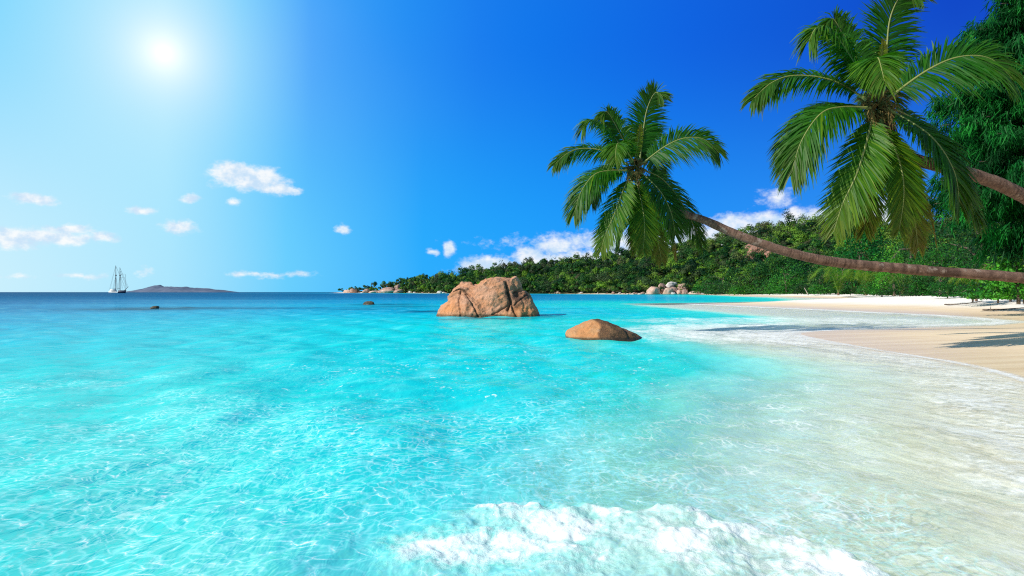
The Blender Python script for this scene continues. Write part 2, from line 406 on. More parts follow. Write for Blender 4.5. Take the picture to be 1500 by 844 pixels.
core = n.math('MULTIPLY', n.math('MULTIPLY', n.math('MAXIMUM', n.math('MULTIPLY', webs(3.4, -0.07, 0.07, 0.45), 0.8), webs(7.5, -0.06, 0.09, 0.45)), cover), n.ss(n.noise(pos, 3.6, 4, 0.65), 0.40, 0.58))
fn = n.noise(pos, 6.0, 6, 0.68, 0.4)
fn2 = n.noise(n.mapping(pos, scale=(1, .6, 1)), 1.1, 5, 0.6, 0.3)
fn3 = n.noise(pos, 17.0, 4, 0.7)
ft = n.math('ADD', foam_, n.math('ADD', n.math('MULTIPLY_ADD', fn, 1.3, -0.65), n.math('ADD', n.math('MULTIPLY_ADD', fn2, 0.8, -0.4), n.math('MULTIPLY_ADD', fn3, 0.5, -0.25))))
fmask = n.ss(ft, 0.34, 1.05)
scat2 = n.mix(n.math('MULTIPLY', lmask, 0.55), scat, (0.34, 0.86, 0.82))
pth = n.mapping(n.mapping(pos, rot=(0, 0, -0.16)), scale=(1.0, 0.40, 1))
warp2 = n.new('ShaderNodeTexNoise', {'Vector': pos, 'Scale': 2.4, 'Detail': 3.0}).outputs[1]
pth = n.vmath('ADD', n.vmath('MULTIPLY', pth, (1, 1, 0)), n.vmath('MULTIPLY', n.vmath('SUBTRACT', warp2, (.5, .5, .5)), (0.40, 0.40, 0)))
def caustic_lines(scale, wd_):
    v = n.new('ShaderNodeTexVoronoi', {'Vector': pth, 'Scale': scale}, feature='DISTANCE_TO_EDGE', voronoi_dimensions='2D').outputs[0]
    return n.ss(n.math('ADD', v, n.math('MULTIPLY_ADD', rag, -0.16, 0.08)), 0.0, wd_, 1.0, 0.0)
caustic_mask = n.math('MAXIMUM', caustic_lines(6.5, 0.10), n.math('MULTIPLY', caustic_lines(12.0, 0.12), 0.6))
caustic_mask = n.math('MULTIPLY', n.math('MULTIPLY', caustic_mask, n.attr('caustic')), n.ss(n.noise(pos, 1.5, 4, 0.6), 0.42, 0.66, 0.1, 1.0))
core = n.math('MAXIMUM', core, n.math('MULTIPLY', caustic_mask, 0.75))
film = n.math('MULTIPLY', n.attr('film'), n.ss(n.math('ADD', fn, n.math('MULTIPLY_ADD', fn3, 0.6, -0.3)), 0.32, 0.66, 0.22, 0.85))
fk = n.noise(n.mapping(pos, scale=(1.0, 0.55, 1)), 9.0, 3, 0.6, 0.6)
fkm = n.math('MULTIPLY', n.math('MULTIPLY', n.ss(fk, 0.60, 0.70), n.attr('sparkle')), n.ss(n.noise(n.mapping(pos, scale=(1, .5, 1)), 0.9, 4, 0.6), 0.44, 0.60))  # sparkle on the ripples painted as white specks
core = n.math('MAXIMUM', core, n.math('MULTIPLY', fkm, 0.95))
core = n.math('MAXIMUM', core, film)
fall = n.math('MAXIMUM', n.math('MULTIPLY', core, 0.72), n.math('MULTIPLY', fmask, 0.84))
# waves too fine for the mesh
w1 = n.noise(n.mapping(pos, scale=(1.0, 0.42, 1), rot=(0, 0, 0.12)), 7.0, 3, 0.6, 0.5)
w4 = n.noise(n.mapping(n.mapping(pos, rot=(0, 0, -0.16)), scale=(1.0, 0.2, 1)), 5.5, 3, 0.55, 0.4)
w2 = n.noise(n.mapping(pos, scale=(1.0, 0.5, 1), rot=(0, 0, -0.2)), 1.6, 4, 0.65, 0.4)
w3 = n.noise(n.mapping(pos, scale=(0.55, 1.0, 1)), 0.35, 4, 0.7)
hh = n.math('ADD', n.math('MULTIPLY', w1, 0.040), n.math('MULTIPLY', w2, 0.075))
hh = n.math('ADD', hh, n.math('MULTIPLY', w3, 0.08))
hh = n.math('ADD', hh, n.math('MULTIPLY', w4, n.ss(dep_, 0.3, 1.0, 0.045, 0.02)))
hh = n.math('ADD', hh, n.math('MULTIPLY', fmask, 0.02))
hh = n.math('ADD', hh, n.math('MULTIPLY', n.math('MULTIPLY', fn, fmask), 0.05))
bmp = n.new('ShaderNodeBump', {'Height': hh, 'Strength': 0.6, 'Distance': 1.0}).outputs[0]
bmps = n.new('ShaderNodeBump', {'Height': hh, 'Strength': 0.28, 'Distance': 1.0}).outputs[0]
diff = n.new('ShaderNodeBsdfDiffuse', {'Color': scat2, 'Normal': bmps}).outputs[0]
clear = n.new('ShaderNodeBsdfTransparent', {'Color': n.ramp(lg, [(0, (1, 1, 1)), (dp_(.12), (.97, 1.0, .98)), (dp_(.5), (.72, .98, .93))])}).outputs[0]
T = n.math('EXPONENT', n.math('MULTIPLY', dep_, -1.5))
T = n.math('MULTIPLY', T, n.ss(dep_, 0.35, 1.0, 1.0, 0.45))
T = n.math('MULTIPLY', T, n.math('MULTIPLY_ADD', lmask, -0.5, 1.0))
body = n.new('ShaderNodeMixShader', {0: T, 1: diff, 2: clear}).outputs[0]
gl = n.new('ShaderNodeBsdfGlossy', {'Color': (1, 1, 1, 1), 'Roughness': 0.08, 'Normal': bmp}).outputs[0]
fr = n.new('ShaderNodeFresnel', {'IOR': 1.333, 'Normal': bmp}).outputs[0]
fr = n.math('MINIMUM', n.math('MULTIPLY', fr, 0.5), 0.20)
fr = n.math('MULTIPLY', fr, n.ss(dep_, 3.0, 14.0, 1.0, 0.30))
surf = n.new('ShaderNodeMixShader', {0: fr, 1: body, 2: gl}).outputs[0]
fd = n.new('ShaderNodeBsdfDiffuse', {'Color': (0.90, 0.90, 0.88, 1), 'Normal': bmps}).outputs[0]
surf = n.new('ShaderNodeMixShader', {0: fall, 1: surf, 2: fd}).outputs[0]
n.l.new(surf, out.inputs[0])
tag(obj('sea', sea_me, m_sea), kind='structure')

def ico(sub):
    bm = bmesh.new(); bmesh.ops.create_icosphere(bm, subdivisions=sub, radius=1.0)
    v = np.array([x.co[:] for x in bm.verts]); f = np.array([[q.index for q in p.verts] for p in bm.faces]); bm.free(); return v, f
# ------------------------------------------------------------------ rocks
def rock_material(name, base, dark, tint, scale=1.0, stain=0.6, wetline=0.25):
    m, n, out = material(name)
    pos = n.pos(); oc = n.objco()
    a = n.noise(oc, 1.1 * scale, 5, 0.6, 0.4)
    b = n.noise(n.mapping(oc, scale=(1.6, 1.6, 0.25)), 1.7 * scale, 4, 0.6)
    g = n.noise(oc, 14 * scale, 6, 0.75)
    c = n.mix(n.ss(a, 0.35, 0.65), base, tint)
    c = n.mix(n.math('MULTIPLY', n.ss(b, 0.52, 0.72), stain), c, dark)
    c = n.mix(n.ss(g, 0.35, 0.7, 0.0, 0.45), c, tuple(0.55 * x for x in base))
    sp = n.noise(oc, 45 * scale, 2, 0.5)
    c = n.mix(n.ss(sp, 0.55, 0.68, 0.0, 0.7), c, (0.06, 0.045, 0.04))
    lic = n.noise(oc, 5.0 * scale, 5, 0.7)
    c = n.mix(n.ss(lic, 0.56, 0.68, 0.0, 0.55), c, (0.52, 0.35, 0.25))
    c = n.mix(n.ss(lic, 0.42, 0.30, 0.0, 0.6), c, tuple(2.2 * x for x in dark))
    z = n.new('ShaderNodeSeparateXYZ', {0: pos}).outputs[2]
    zz = n.math('ADD', z, n.math('MULTIPLY_ADD', a, wetline, -wetline * .5))
    c = n.mix(n.ss(zz, 0.4 * wetline, 1.15 * wetline, 0.9, 0.0), c, (0.045, 0.036, 0.014))
    cr = n.attr('crack')
    c = n.mix(n.math('MULTIPLY', cr, 0.75), c, dark)
    pch = n.attr('patina_shade')
    c = n.mix(n.math('MULTIPLY', pch, n.ss(g, 0.3, 0.62, 0.70, 1.0)), c, tuple(1.5 * x for x in dark))
    h = n.math('ADD', n.math('MULTIPLY', a, 0.25), n.math('ADD', n.math('MULTIPLY', g, 0.09), n.math('MULTIPLY', lic, 0.08)))
    bmp = n.new('ShaderNodeBump', {'Height': h, 'Strength': 0.8, 'Distance': 0.6 / scale}).outputs[0]
    bs = n.new('ShaderNodeBsdfPrincipled', {'Base Color': c, 'Roughness': n.ss(zz, 0.05, wetline, 0.4, 0.85), 'Normal': bmp, 'Specular IOR Level': 0.3})
    n.l.new(bs.outputs[0], out.inputs[0]); return m
m_bigrock = rock_material('pink_granite', (0.56, 0.25, 0.12), (0.028, 0.016, 0.012), (0.58, 0.31, 0.19), 1.0, 0.5, 0.2)
m_lowrock = rock_material('brown_granite', (0.60, 0.25, 0.09), (0.03, 0.02, 0.013), (0.52, 0.27, 0.12), 1.6, 0.2, 0.10)
m_reefrock = rock_material('dark_reef_rock', (0.06, 0.05, 0.03), (0.02, 0.02, 0.015), (0.09, 0.08, 0.04), 1.5, 0.5)
m_farrock = rock_material('shore_granite', (0.56, 0.34, 0.25), (0.11, 0.075, 0.065), (0.66, 0.48, 0.40), 0.35, 0.5, 0.5)
m_palerock = rock_material('pale_granite', (0.62, 0.55, 0.52), (0.16, 0.13, 0.13), (0.7, 0.64, 0.6), 0.35, 0.5, 0.5)
m_outcrop = rock_material('red_outcrop', (0.34, 0.15, 0.10), (0.05, 0.04, 0.03), (0.42, 0.24, 0.18), 0.35, 0.8, 0.5)
m_redrock = rock_material('reddish_granite', (0.32, 0.18, 0.145), (0.10, 0.07, 0.065), (0.5, 0.33, 0.27), 0.3, 0.5, 0.5)

def plane_rock(dirs, planes, p=10.0):
    r = 0
    for (nx, ny, nz, h) in planes:
        nn = np.array([nx, ny, nz], float); nn /= np.linalg.norm(nn)
        r = r + np.maximum(dirs @ nn / h, 0) ** p
    return np.maximum(r, 1e-9) ** (-1 / p)
def boulder_mesh(name, rx, ry, rz, seed, sub=4, p=7.0, n=9, rough=0.05):
    v, f = ico(sub); r_ = np.random.default_rng(seed)
    pl = [(1, 0, 0, 1), (-1, 0, 0, 1), (0, 1, 0, 1), (0, -1, 0, 1), (0, 0, 1, 1), (0, 0, -1, 1)]
    for _ in range(n):
        d = r_.normal(size=3); pl.append((*d, r_.uniform(0.74, 1.1)))
    rad = plane_rock(v, pl, p)
    q = v * rad[:, None]
    q = q * (1 + rough * fbm(q * 1.6 + seed * 3.1, 4)[:, None])
    q = q * np.array([rx, ry, rz])
    return mesh_from(name, q, f, True, {'crack': np.zeros(len(q)), 'patina_shade': np.zeros(len(q))})

# -- the big boulder: lobes welded into one body, then cracked
BY = 46.5
def lobe(px, py, dy, rx, ry, rz, planes, p=9, rotz=0.0, sub=5):
    v, f = ico(sub); q = v * plane_rock(v, planes, p)[:, None] * np.array([rx, ry, rz])
    c, s = math.cos(rotz), math.sin(rotz)
    q = np.column_stack([q[:, 0] * c - q[:, 1] * s, q[:, 0] * s + q[:, 1] * c, q[:, 2]])
    return q + P(px, py, BY) + np.array([0, dy, 0]), f
S = BY / F
basep = [(1, 0, 0, 1), (-1, 0, 0, 1), (0, 1, 0, 1), (0, -1, 0, 1), (0, 0, 1, 1), (0, 0, -1, 1)]
lobes = [
  # broad left shoulder
  lobe(681, 461, -0.6, 41 * S, 1.9, 27 * S, basep + [(-.75, -.2, .7, .84), (-.4, -.8, .5, .88), (.3, -.7, .7, .95)], 9),
  lobe(688, 446, 0.3, 33 * S, 1.7, 30 * S, basep + [(-.8, 0, .6, .90), (-.35, 0, .94, .98), (-.2, -.8, .6, .9)], 9),
  # main slab
  lobe(724, 452, -0.2, 36 * S, 2.0, 45 * S, basep + [(-.7, 0, .7, 1.02), (-.3, -.85, .45, .84), (.55, -.5, .6, 1.05), (.2, -.9, .35, .88)], 12),
  lobe(720, 428, 0.3, 24 * S, 1.4, 22 * S, basep + [(-.6, 0, .7, .92), (.6, -.4, .6, .90)], 8),
  lobe(727, 462, -1.1, 40 * S, 1.3, 30 * S, basep + [(0, -.75, .65, .78), (-.5, -.5, .6, .95)], 9),
  # right fin and its foot
  lobe(754, 446, 0.5, 18 * S, 1.6, 42.5 * S, basep + [(.75, 0, .6, .80), (-.75, -.1, .5, .96), (.4, -.7, .5, .88), (-.5, 0, .85, .95)], 11),
  lobe(767, 462, -0.1, 26 * S, 1.9, 36 * S, basep + [(.8, -.1, .58, .72), (.45, -.75, .5, .83), (-.3, -.8, .5, .9)], 11),
  lobe(739, 420, 0.9, 10 * S, 0.8, 11 * S, basep, 7, sub=4),
  # small cap on the left shoulder
  lobe(683, 418, 0.9, 8 * S, 0.7, 4.4 * S, basep + [(-.5, -.3, .8, .9)], 9, 0.2, 4),
  lobe(672, 436, 0.4, 16 * S, 1.2, 17 * S, basep + [(-.7, 0, .7, .86)], 9, 0.0, 4),
]
V, Q, k = [], [], 0
for v, f in lobes: V.append(v); Q.append(f + k); k += len(v)
V = np.concatenate(V); Q = np.concatenate(Q)
org = np.array([P(715, 463, BY)[0], BY, 0.0])
tmp = obj('granite_boulder', mesh_from('tmp', V - org, Q))
md = tmp.modifiers.new('weld', 'REMESH'); md.mode = 'VOXEL'; md.voxel_size = 0.045
dg = bpy.context.evaluated_depsgraph_get(); ev = tmp.evaluated_get(dg)
me2 = bpy.data.meshes.new_from_object(ev); tmp.modifiers.clear()
nv = len(me2.vertices); cov = np.empty(nv * 3, np.float32); me2.vertices.foreach_get('co', cov); cov = cov.reshape(-1, 3).astype(float)
nrm = np.empty(nv * 3, np.float32); me2.vertices.foreach_get('normal', nrm); nrm = nrm.reshape(-1, 3)
# cracks follow joints seen on its face; each is a plane-like curve in x and z
def joint(pts, width):
    pts = np.array([((x - 715) * S, (463 - y) * S) for x, y in pts]); xz = cov[:, [0, 2]] + 0.05 * np.column_stack([fbm(cov * 1.5, 3), fbm(cov * 1.5 + 9, 3)])
    best = np.full(nv, 9.0)
    for a, b in zip(pts[:-1], pts[1:]):
        d = b - a; t = np.clip(((xz - a) @ d) / (d @ d), 0, 1); best = np.minimum(best, np.hypot(*(xz - a - t[:, None] * d).T))
    return np.exp(-np.abs(best / (width * 0.75)) ** 1.2)
front = sstep(0.1, -0.25, nrm[:, 1])
front = np.clip((0.25 - nrm[:, 1]) * 2.5, 0, 1)
cr = 1.3 * joint([(742, 412), (745, 425), (748, 440), (744, 452)], 0.10)
cr = np.maximum(cr, 1.0 * joint([(748, 440), (752, 452), (757, 463)], 0.10))
cr = np.maximum(cr, 0.75 * joint([(744, 446), (733, 452), (722, 459)], 0.05))
cr = np.maximum(cr, 0.75 * joint([(684, 431), (690, 440), (698, 452), (703, 461)], 0.055))
cr = np.maximum(cr, 0.55 * joint([(677, 426), (675, 440), (679, 462)], 0.06))
cr = np.maximum(cr, 0.85 * joint([(663, 428), (675, 423), (686, 429), (690, 433)], 0.07))
cr = np.maximum(cr, 0.5 * joint([(752, 430), (760, 424), (768, 418)], 0.04))
cr = np.maximum(cr, 0.5 * joint([(750, 446), (762, 438), (773, 431)], 0.05))
cr = np.clip(cr * front, 0, 1.2)
disp = 0.11 * fbm(cov * 0.9 + 4, 4) - 0.05 * np.abs(fbm(cov * 1.9 + 2, 3)) + 0.035 * fbm(cov * 4.5, 4) - 0.24 * cr
nx = cov + nrm * disp[:, None]
pat = np.zeros(nv)
def blob(px, py, rx, ry):
    return np.exp(-(((cov[:, 0] - (px - 715) * S) / (rx * S)) ** 2 + ((cov[:, 2] - (463 - py) * S) / (ry * S)) ** 2)) * front
for b in [(760, 436, 9, 9, .9), (757, 447, 5, 8, .7), (744, 430, 3.5, 14, .8), (772, 432, 6, 6, .5), (701, 424, 9, 4, .35), (688, 440, 3, 10, .3)]:
    pat = np.maximum(pat, b[4] * blob(*b[:4]))
pat = np.clip(1.7 * pat * (0.9 + 0.9 * fbm(cov * 2.2, 3)), 0, 0.92)
orange = np.clip(blob(768, 455, 16, 9) + 0.8 * blob(660, 452, 14, 9) + 0.6 * blob(741, 459, 5, 6), 0, 1)
me2.vertices.foreach_set('co', nx.astype(np.float32).ravel()); 
for nme, val in (('crack', np.clip(cr, 0, 1)), ('patina_shade', pat), ('orange', orange)):
    a = me2.attributes.new(nme, 'FLOAT', 'POINT'); a.data.foreach_set('value', val.astype(np.float32))
me2.polygons.foreach_set('use_smooth', np.ones(len(me2.polygons), bool)); me2.update()
mn = NT(m_bigrock.node_tree); pb = [x for x in mn.n if x.type == 'BSDF_PRINCIPLED'][0]
src = pb.inputs['Base Color'].links[0].from_socket
mn.l.new(mn.mix(mn.math('MULTIPLY', mn.attr('orange'), 0.65), src, (0.62, 0.24, 0.07)), pb.inputs['Base Color'])
tmp.data = me2; me2.materials.clear(); me2.materials.append(m_bigrock); tmp.location = org; me2.name = 'granite_boulder'
tag(tmp, 'big cracked pink granite boulder standing in the turquoise bay', 'boulder')

# -- the small boulder nearer the beach
LY = 23.6; S2 = LY / F
v, f = ico(6)
L1 = [(.55, -.62, .30, .80), (1, 0, 0, 1), (-1, 0, 0, 1), (0, 1, 0, 1), (0, -1, 0, 1), (0, 0, 1, 1), (0, 0, -1, 1), (-.55, 0, .83, .80), (.62, 0, .78, .74), (-.45, -.6, .65, .80), (.5, -.68, .5, .84), (-.1, -.7, .7, .84)]
q = v * plane_rock(v, L1, 9)[:, None] * np.array([57 * S2, 1.15, 34 * S2])
q[:, 0] += np.where(q[:, 2] > 0, -0.30 * np.clip(q[:, 2] / (30 * S2), 0, 1), 0)
q = q + (q / np.linalg.norm(q, axis=1, keepdims=True)) * (0.045 * fbm(q * 1.7 + 3, 4) + 0.012 * fbm(q * 7, 3))[:, None]
rn = q / np.linalg.norm(q, axis=1, keepdims=True)
gro = np.exp(-((q[:, 0] - 0.62 - 0.25 * (0.4 - q[:, 2])) / 0.07) ** 2) * sstep(-.1, .2, q[:, 2])
q = q - rn * 0.05 * gro[:, None]
q[:, 2] -= 0.05
pt = sstep(-0.34, -0.20, q[:, 0] + 0.25 * q[:, 2] + 0.10 * fbm(q * 2.2, 3)) * np.clip(0.93 + 0.16 * fbm(q * 3, 3), 0, 1)  # right half: patina and the side away from the sun, painted darker
lowme = mesh_from('low_boulder', q, f, True, {'crack': gro * .6, 'patina_shade': np.clip(pt, 0, .97)})
tag(obj('low_boulder', lowme, m_lowrock, loc=(P(889, 0, LY)[0], LY, 0.0)), 'low rounded orange brown boulder awash near the beach', 'boulder')

# -- two dark rocks just breaking the surface out on the left
for (px, pyb, wpx, hpx, lab, sd) in [(224, 452.3, 13, 4.5, 'small dark rock breaking the surface at far left below the island', 21), (539, 446.3, 18, 6.0, 'dark mossy rock poking from the bay left of the big boulder', 22)]:
    g = G(px, pyb); s = g[1] / F
    o = obj('reef_rock', boulder_mesh('reef_rock', wpx / 2 * s, wpx / 2.6 * s, hpx * s, sd, 4, 6), m_reefrock, loc=(g[0], g[1] + wpx / 3 * s, -0.12 * hpx * s)); tag(o, lab, 'rock')

# ------------------------------------------------------------------ hill and headland
us = np.arange(440, 1905, 4.0)
def base_Y(u): return np.interp(u, [440, 500, 590, 650, 800, 945, 1020, 1060, 1100, 1200, 1300, 1400, 1500, 1700, 1900], [1370, 1250, 1050, 792, 632, 458, 462, 415, 320, 250, 190, 130, 100, 85, 80])
def depth_Y(u): return np.interp(u, [440, 560, 700, 900, 1180, 1400, 1900], [60, 120, 200, 260, 380, 260, 240])
sky_u = [440, 500, 512, 524, 545, 560, 575, 590, 610, 640, 665, 690, 712, 740, 770, 800, 850, 880, 900, 925, 950, 1000, 1030, 1060, 1100, 1130, 1160, 1185, 1215, 1240, 1300, 1400, 1500, 1900]
sky_y = [430, 429, 427, 426, 427, 424, 421, 416, 414, 412, 414, 410, 405, 402, 398, 396, 392, 388, 384, 380, 377, 369, 366, 361, 354, 349, 343, 341, 343, 350, 352, 350, 345, 340]
SS = np.linspace(0, 1.5, 60)
U, SSg = np.meshgrid(us, SS, indexing='ij')
def hill_point(u, s, noise=True):
    yb = base_Y(u); dY = depth_Y(u); Y = yb + s * dY
    zr = H + (CY - np.interp(u, sky_u, sky_y)) / F * (yb + dY)
    zb = np.interp(u, [440, 1030, 1100, 1900], [-0.9, -0.5, 1.0, 1.2])
    t = np.clip(s, 0, 1)
    prof = 0.55 * t + 0.45 * (t * t * (3 - 2 * t))
    z = zb + (zr - zb) * np.where(s <= 1, prof, 1 - 0.7 * sstep(1, 1.6, s))
    x = (u - CX) / F * Y
    if noise:
        nz = fbm(np.column_stack([x.ravel(), Y.ravel()]) * 0.02, 3).reshape(x.shape)
        z = z + nz * np.sin(np.pi * np.clip(s, 0, 1)) * 0.10 * np.maximum(zr - zb, 0)
    return x, Y, z
hx, hy, hz = hill_point(U, SSg)
nu, ns = U.shape; idx = np.arange(nu * ns).reshape(nu, ns)
hq = np.stack([idx[:-1, :-1], idx[1:, :-1], idx[1:, 1:], idx[:-1, 1:]], -1).reshape(-1, 4)
m_hill, n, out = material('hill_ground')
pos = n.pos(); a = n.noise(pos, 0.05, 5, 0.6)
c = n.mix(n.ss(a, 0.45, 0.65), (0.018, 0.035, 0.012), (0.06, 0.06, 0.03))
bs = n.new('ShaderNodeBsdfPrincipled', {'Base Color': c, 'Roughness': 1.0, 'Specular IOR Level': 0.0}); n.l.new(bs.outputs[0], out.inputs[0])
tag(obj('hill', mesh_from('hill', np.column_stack([hx.ravel(), hy.ravel(), hz.ravel()]), hq, True), m_hill), kind='structure')

# ------------------------------------------------------------------ foliage materials
def leaf_material(name, dark, mid, light, brown=(0.16, 0.10, 0.03), trans=0.35, gloss=0.25):
    m, n, out = material(name)
    t = n.attr('tint'); ag = n.attr('age')
    c = n.ramp(t, [(0.0, dark), (0.55, mid), (1.0, light)])
    c = n.mix(ag, c, brown)
    d = n.new('ShaderNodeBsdfPrincipled', {'Base Color': c, 'Roughness': 0.5, 'Specular IOR Level': gloss}).outputs[0]
    tr = n.new('ShaderNodeBsdfTranslucent', {'Color': n.mix(1.0, c, (1.0, 1.15, 0.45), 'MULTIPLY')}).outputs[0]
    n.l.new(n.new('ShaderNodeMixShader', {0: trans, 1: d, 2: tr}).outputs[0], out.inputs[0]); return m
m_forest = leaf_material('forest_leaves', (0.004, 0.026, 0.010), (0.018, 0.095, 0.014), (0.16, 0.31, 0.025), (0.16, 0.125, 0.075), 0.2, 0.1)
m_broad = leaf_material('broad_leaves', (0.008, 0.06, 0.008), (0.018, 0.17, 0.014), (0.085, 0.33, 0.022), (0.2, 0.18, 0.03), 0.3, 0.2)
m_feather = leaf_material('feathery_leaves', (0.003, 0.035, 0.008), (0.006, 0.095, 0.016), (0.018, 0.24, 0.028), (0.05, 0.07, 0.04), 0.25, 0.1)
m_palm = leaf_material('palm_leaflets', (0.004, 0.055, 0.004), (0.022, 0.175, 0.006), (0.28, 0.42, 0.010), (0.26, 0.14, 0.02), 0.48, 0.3)
m_rib, n, out = material('palm_rib'); 
bs = n.new('ShaderNodeBsdfPrincipled', {'Base Color': n.mix(n.noise(n.objco(), 6.0, 3), (0.13, 0.18, 0.03), (0.24, 0.24, 0.07)), 'Roughness': 0.6}); n.l.new(bs.outputs[0], out.inputs[0])
def bark(name, a, b, rings=0.0, scale=4.0):
    m, n, out = material(name); oc = n.objco()
    g = n.noise(oc, scale, 5, 0.7); st = n.noise(n.mapping(oc, scale=(1, 1, 4)), scale * 3, 4, 0.7)
    c = n.mix(n.ss(g, 0.35, 0.65), a, b)
    c = n.mix(n.ss(st, 0.5, 0.7, 0.0, 0.6), c, tuple(0.35 * x for x in a))
    if rings: 
        rg = n.attr('ring'); c = n.mix(n.math('MULTIPLY', rg, rings), c, tuple(0.25 * x for x in a))
        li = n.ss(n.noise(oc, 2.5, 4, 0.6), 0.58, 0.68, 0.0, 0.5); c = n.mix(li, c, (0.42, 0.33, 0.27))
    bmp = n.new('ShaderNodeBump', {'Height': n.math('ADD', g, st), 'Strength': 0.7, 'Distance': 0.05}).outputs[0]
    bs = n.new('ShaderNodeBsdfPrincipled', {'Base Color': c, 'Roughness': 0.9, 'Normal': bmp, 'Specular IOR Level': 0.15}); n.l.new(bs.outputs[0], out.inputs[0]); return m
m_palmbark = bark('palm_bark', (0.13, 0.075, 0.055), (0.25, 0.15, 0.11), 0.6)
m_bark = bark('tree_bark', (0.10, 0.075, 0.055), (0.18, 0.14, 0.11))
m_husk = bark('coconut_husk', (0.12, 0.10, 0.03), (0.26, 0.17, 0.06), 0, 6.0)
m_drift = bark('driftwood_grey', (0.30, 0.26, 0.22), (0.45, 0.40, 0.34), 0, 5.0)

def tube(pts, radii, seg=10, ring=None, rough=0.0, seed=0, close=True):
    pts = np.asarray(pts, float); n_ = len(pts); T = np.gradient(pts, axis=0); T /= np.linalg.norm(T, axis=1, keepdims=True)
    ref = np.array([0.13, 0.31, 0.94]) if abs(T[0, 2]) < 0.9 else np.array([1.0, 0.1, 0])
    vs = []
    for i in range(n_):
        a = np.cross(T[i], ref); a /= np.linalg.norm(a); b = np.cross(T[i], a)
        th = np.linspace(0, 2 * math.pi, seg, endpoint=False)
        vs.append(pts[i] + radii[i] * (np.cos(th)[:, None] * a + np.sin(th)[:, None] * b))
    v = np.concatenate(vs)
    if rough:
        c_ = np.repeat(pts, seg, 0); v = c_ + (v - c_) * (1 + rough * fbm(v * 3.0 + seed, 3))[:, None]
    idx = np.arange(n_ * seg).reshape(n_, seg); nx_ = np.roll(idx, -1, 1)
    q = np.stack([idx[:-1], nx_[:-1], nx_[1:], idx[1:]], -1).reshape(-1, 4)
    return v, q
def join(parts):
    V, Q, k = [], [], 0
    for v, q in parts:
        V.append(v); Q.append(q + k); k += len(v)
    return np.concatenate(V), np.concatenate(Q)

# leaf quads: centres c (n,3), outward dirs, size -> crossed little blades
def leaf_quads(c, outd, size, r_, aspect=0.55, spread=0.9):
    nleaf = len(c)
    nrm_ = outd + r_.normal(0, spread, (nleaf, 3)) + np.array([0, 0, 0.35]); nrm_ /= np.linalg.norm(nrm_, axis=1, keepdims=True) + 1e-9
    a = np.cross(nrm_, r_.normal(size=(nleaf, 3))); a /= np.linalg.norm(a, axis=1, keepdims=True) + 1e-9
    b = np.cross(nrm_, a)
    sz = (size * r_.uniform(0.6, 1.3, nleaf))[:, None]
    a = a * sz * 0.5; b = b * sz * 0.5 * aspect
    v = np.stack([c - a, c - b * 1.0 + a * 0.1, c + a, c + b * 1.0 + a * 0.1], 1).reshape(-1, 3)
    q = np.arange(nleaf * 4).reshape(nleaf, 4)
    return v, q
def crown_points(center, rx, ry, rz, nblob, nleaf, r_, top=True):
    cs_, rs_ = [], []
    for _ in range(nblob):
        d = r_.normal(size=3); d /= np.linalg.norm(d)
        if d[2] < -0.25: d[2] *= -0.6
        k = r_.uniform(0.35, 0.8)
        cs_.append(d * k); rs_.append(r_.uniform(0.28, 0.48))
    cs_ = np.array(cs_); rs_ = np.array(rs_)
    bi = r_.choice(nblob, nleaf, p=rs_ ** 2 / (rs_ ** 2).sum())
    d = r_.normal(size=(nleaf, 3)); d /= np.linalg.norm(d, axis=1, keepdims=True)
    d[:, 2] = np.where(d[:, 2] < -0.3, -d[:, 2] * 0.5, d[:, 2])
    rad = rs_[bi] * r_.uniform(0.55, 1.05, nleaf) ** 0.6
    p = cs_[bi] + d * rad[:, None]
    return center + p * np.array([rx, ry, rz]), d, bi

# ------------------------------------------------------------------ the wood on the hillside (one mass)
r_ = np.random.default_rng(11)
cand = 8600
uu = r_.uniform(500, 1850, cand); s_ = r_.uniform(0.0, 1.12, cand)
wgt = (base_Y(uu) + s_ * depth_Y(uu)) * depth_Y(uu); keep = r_.random(cand) < np.clip(wgt / 160000, 0.12, 1)
uu, s_ = uu[keep], s_[keep]
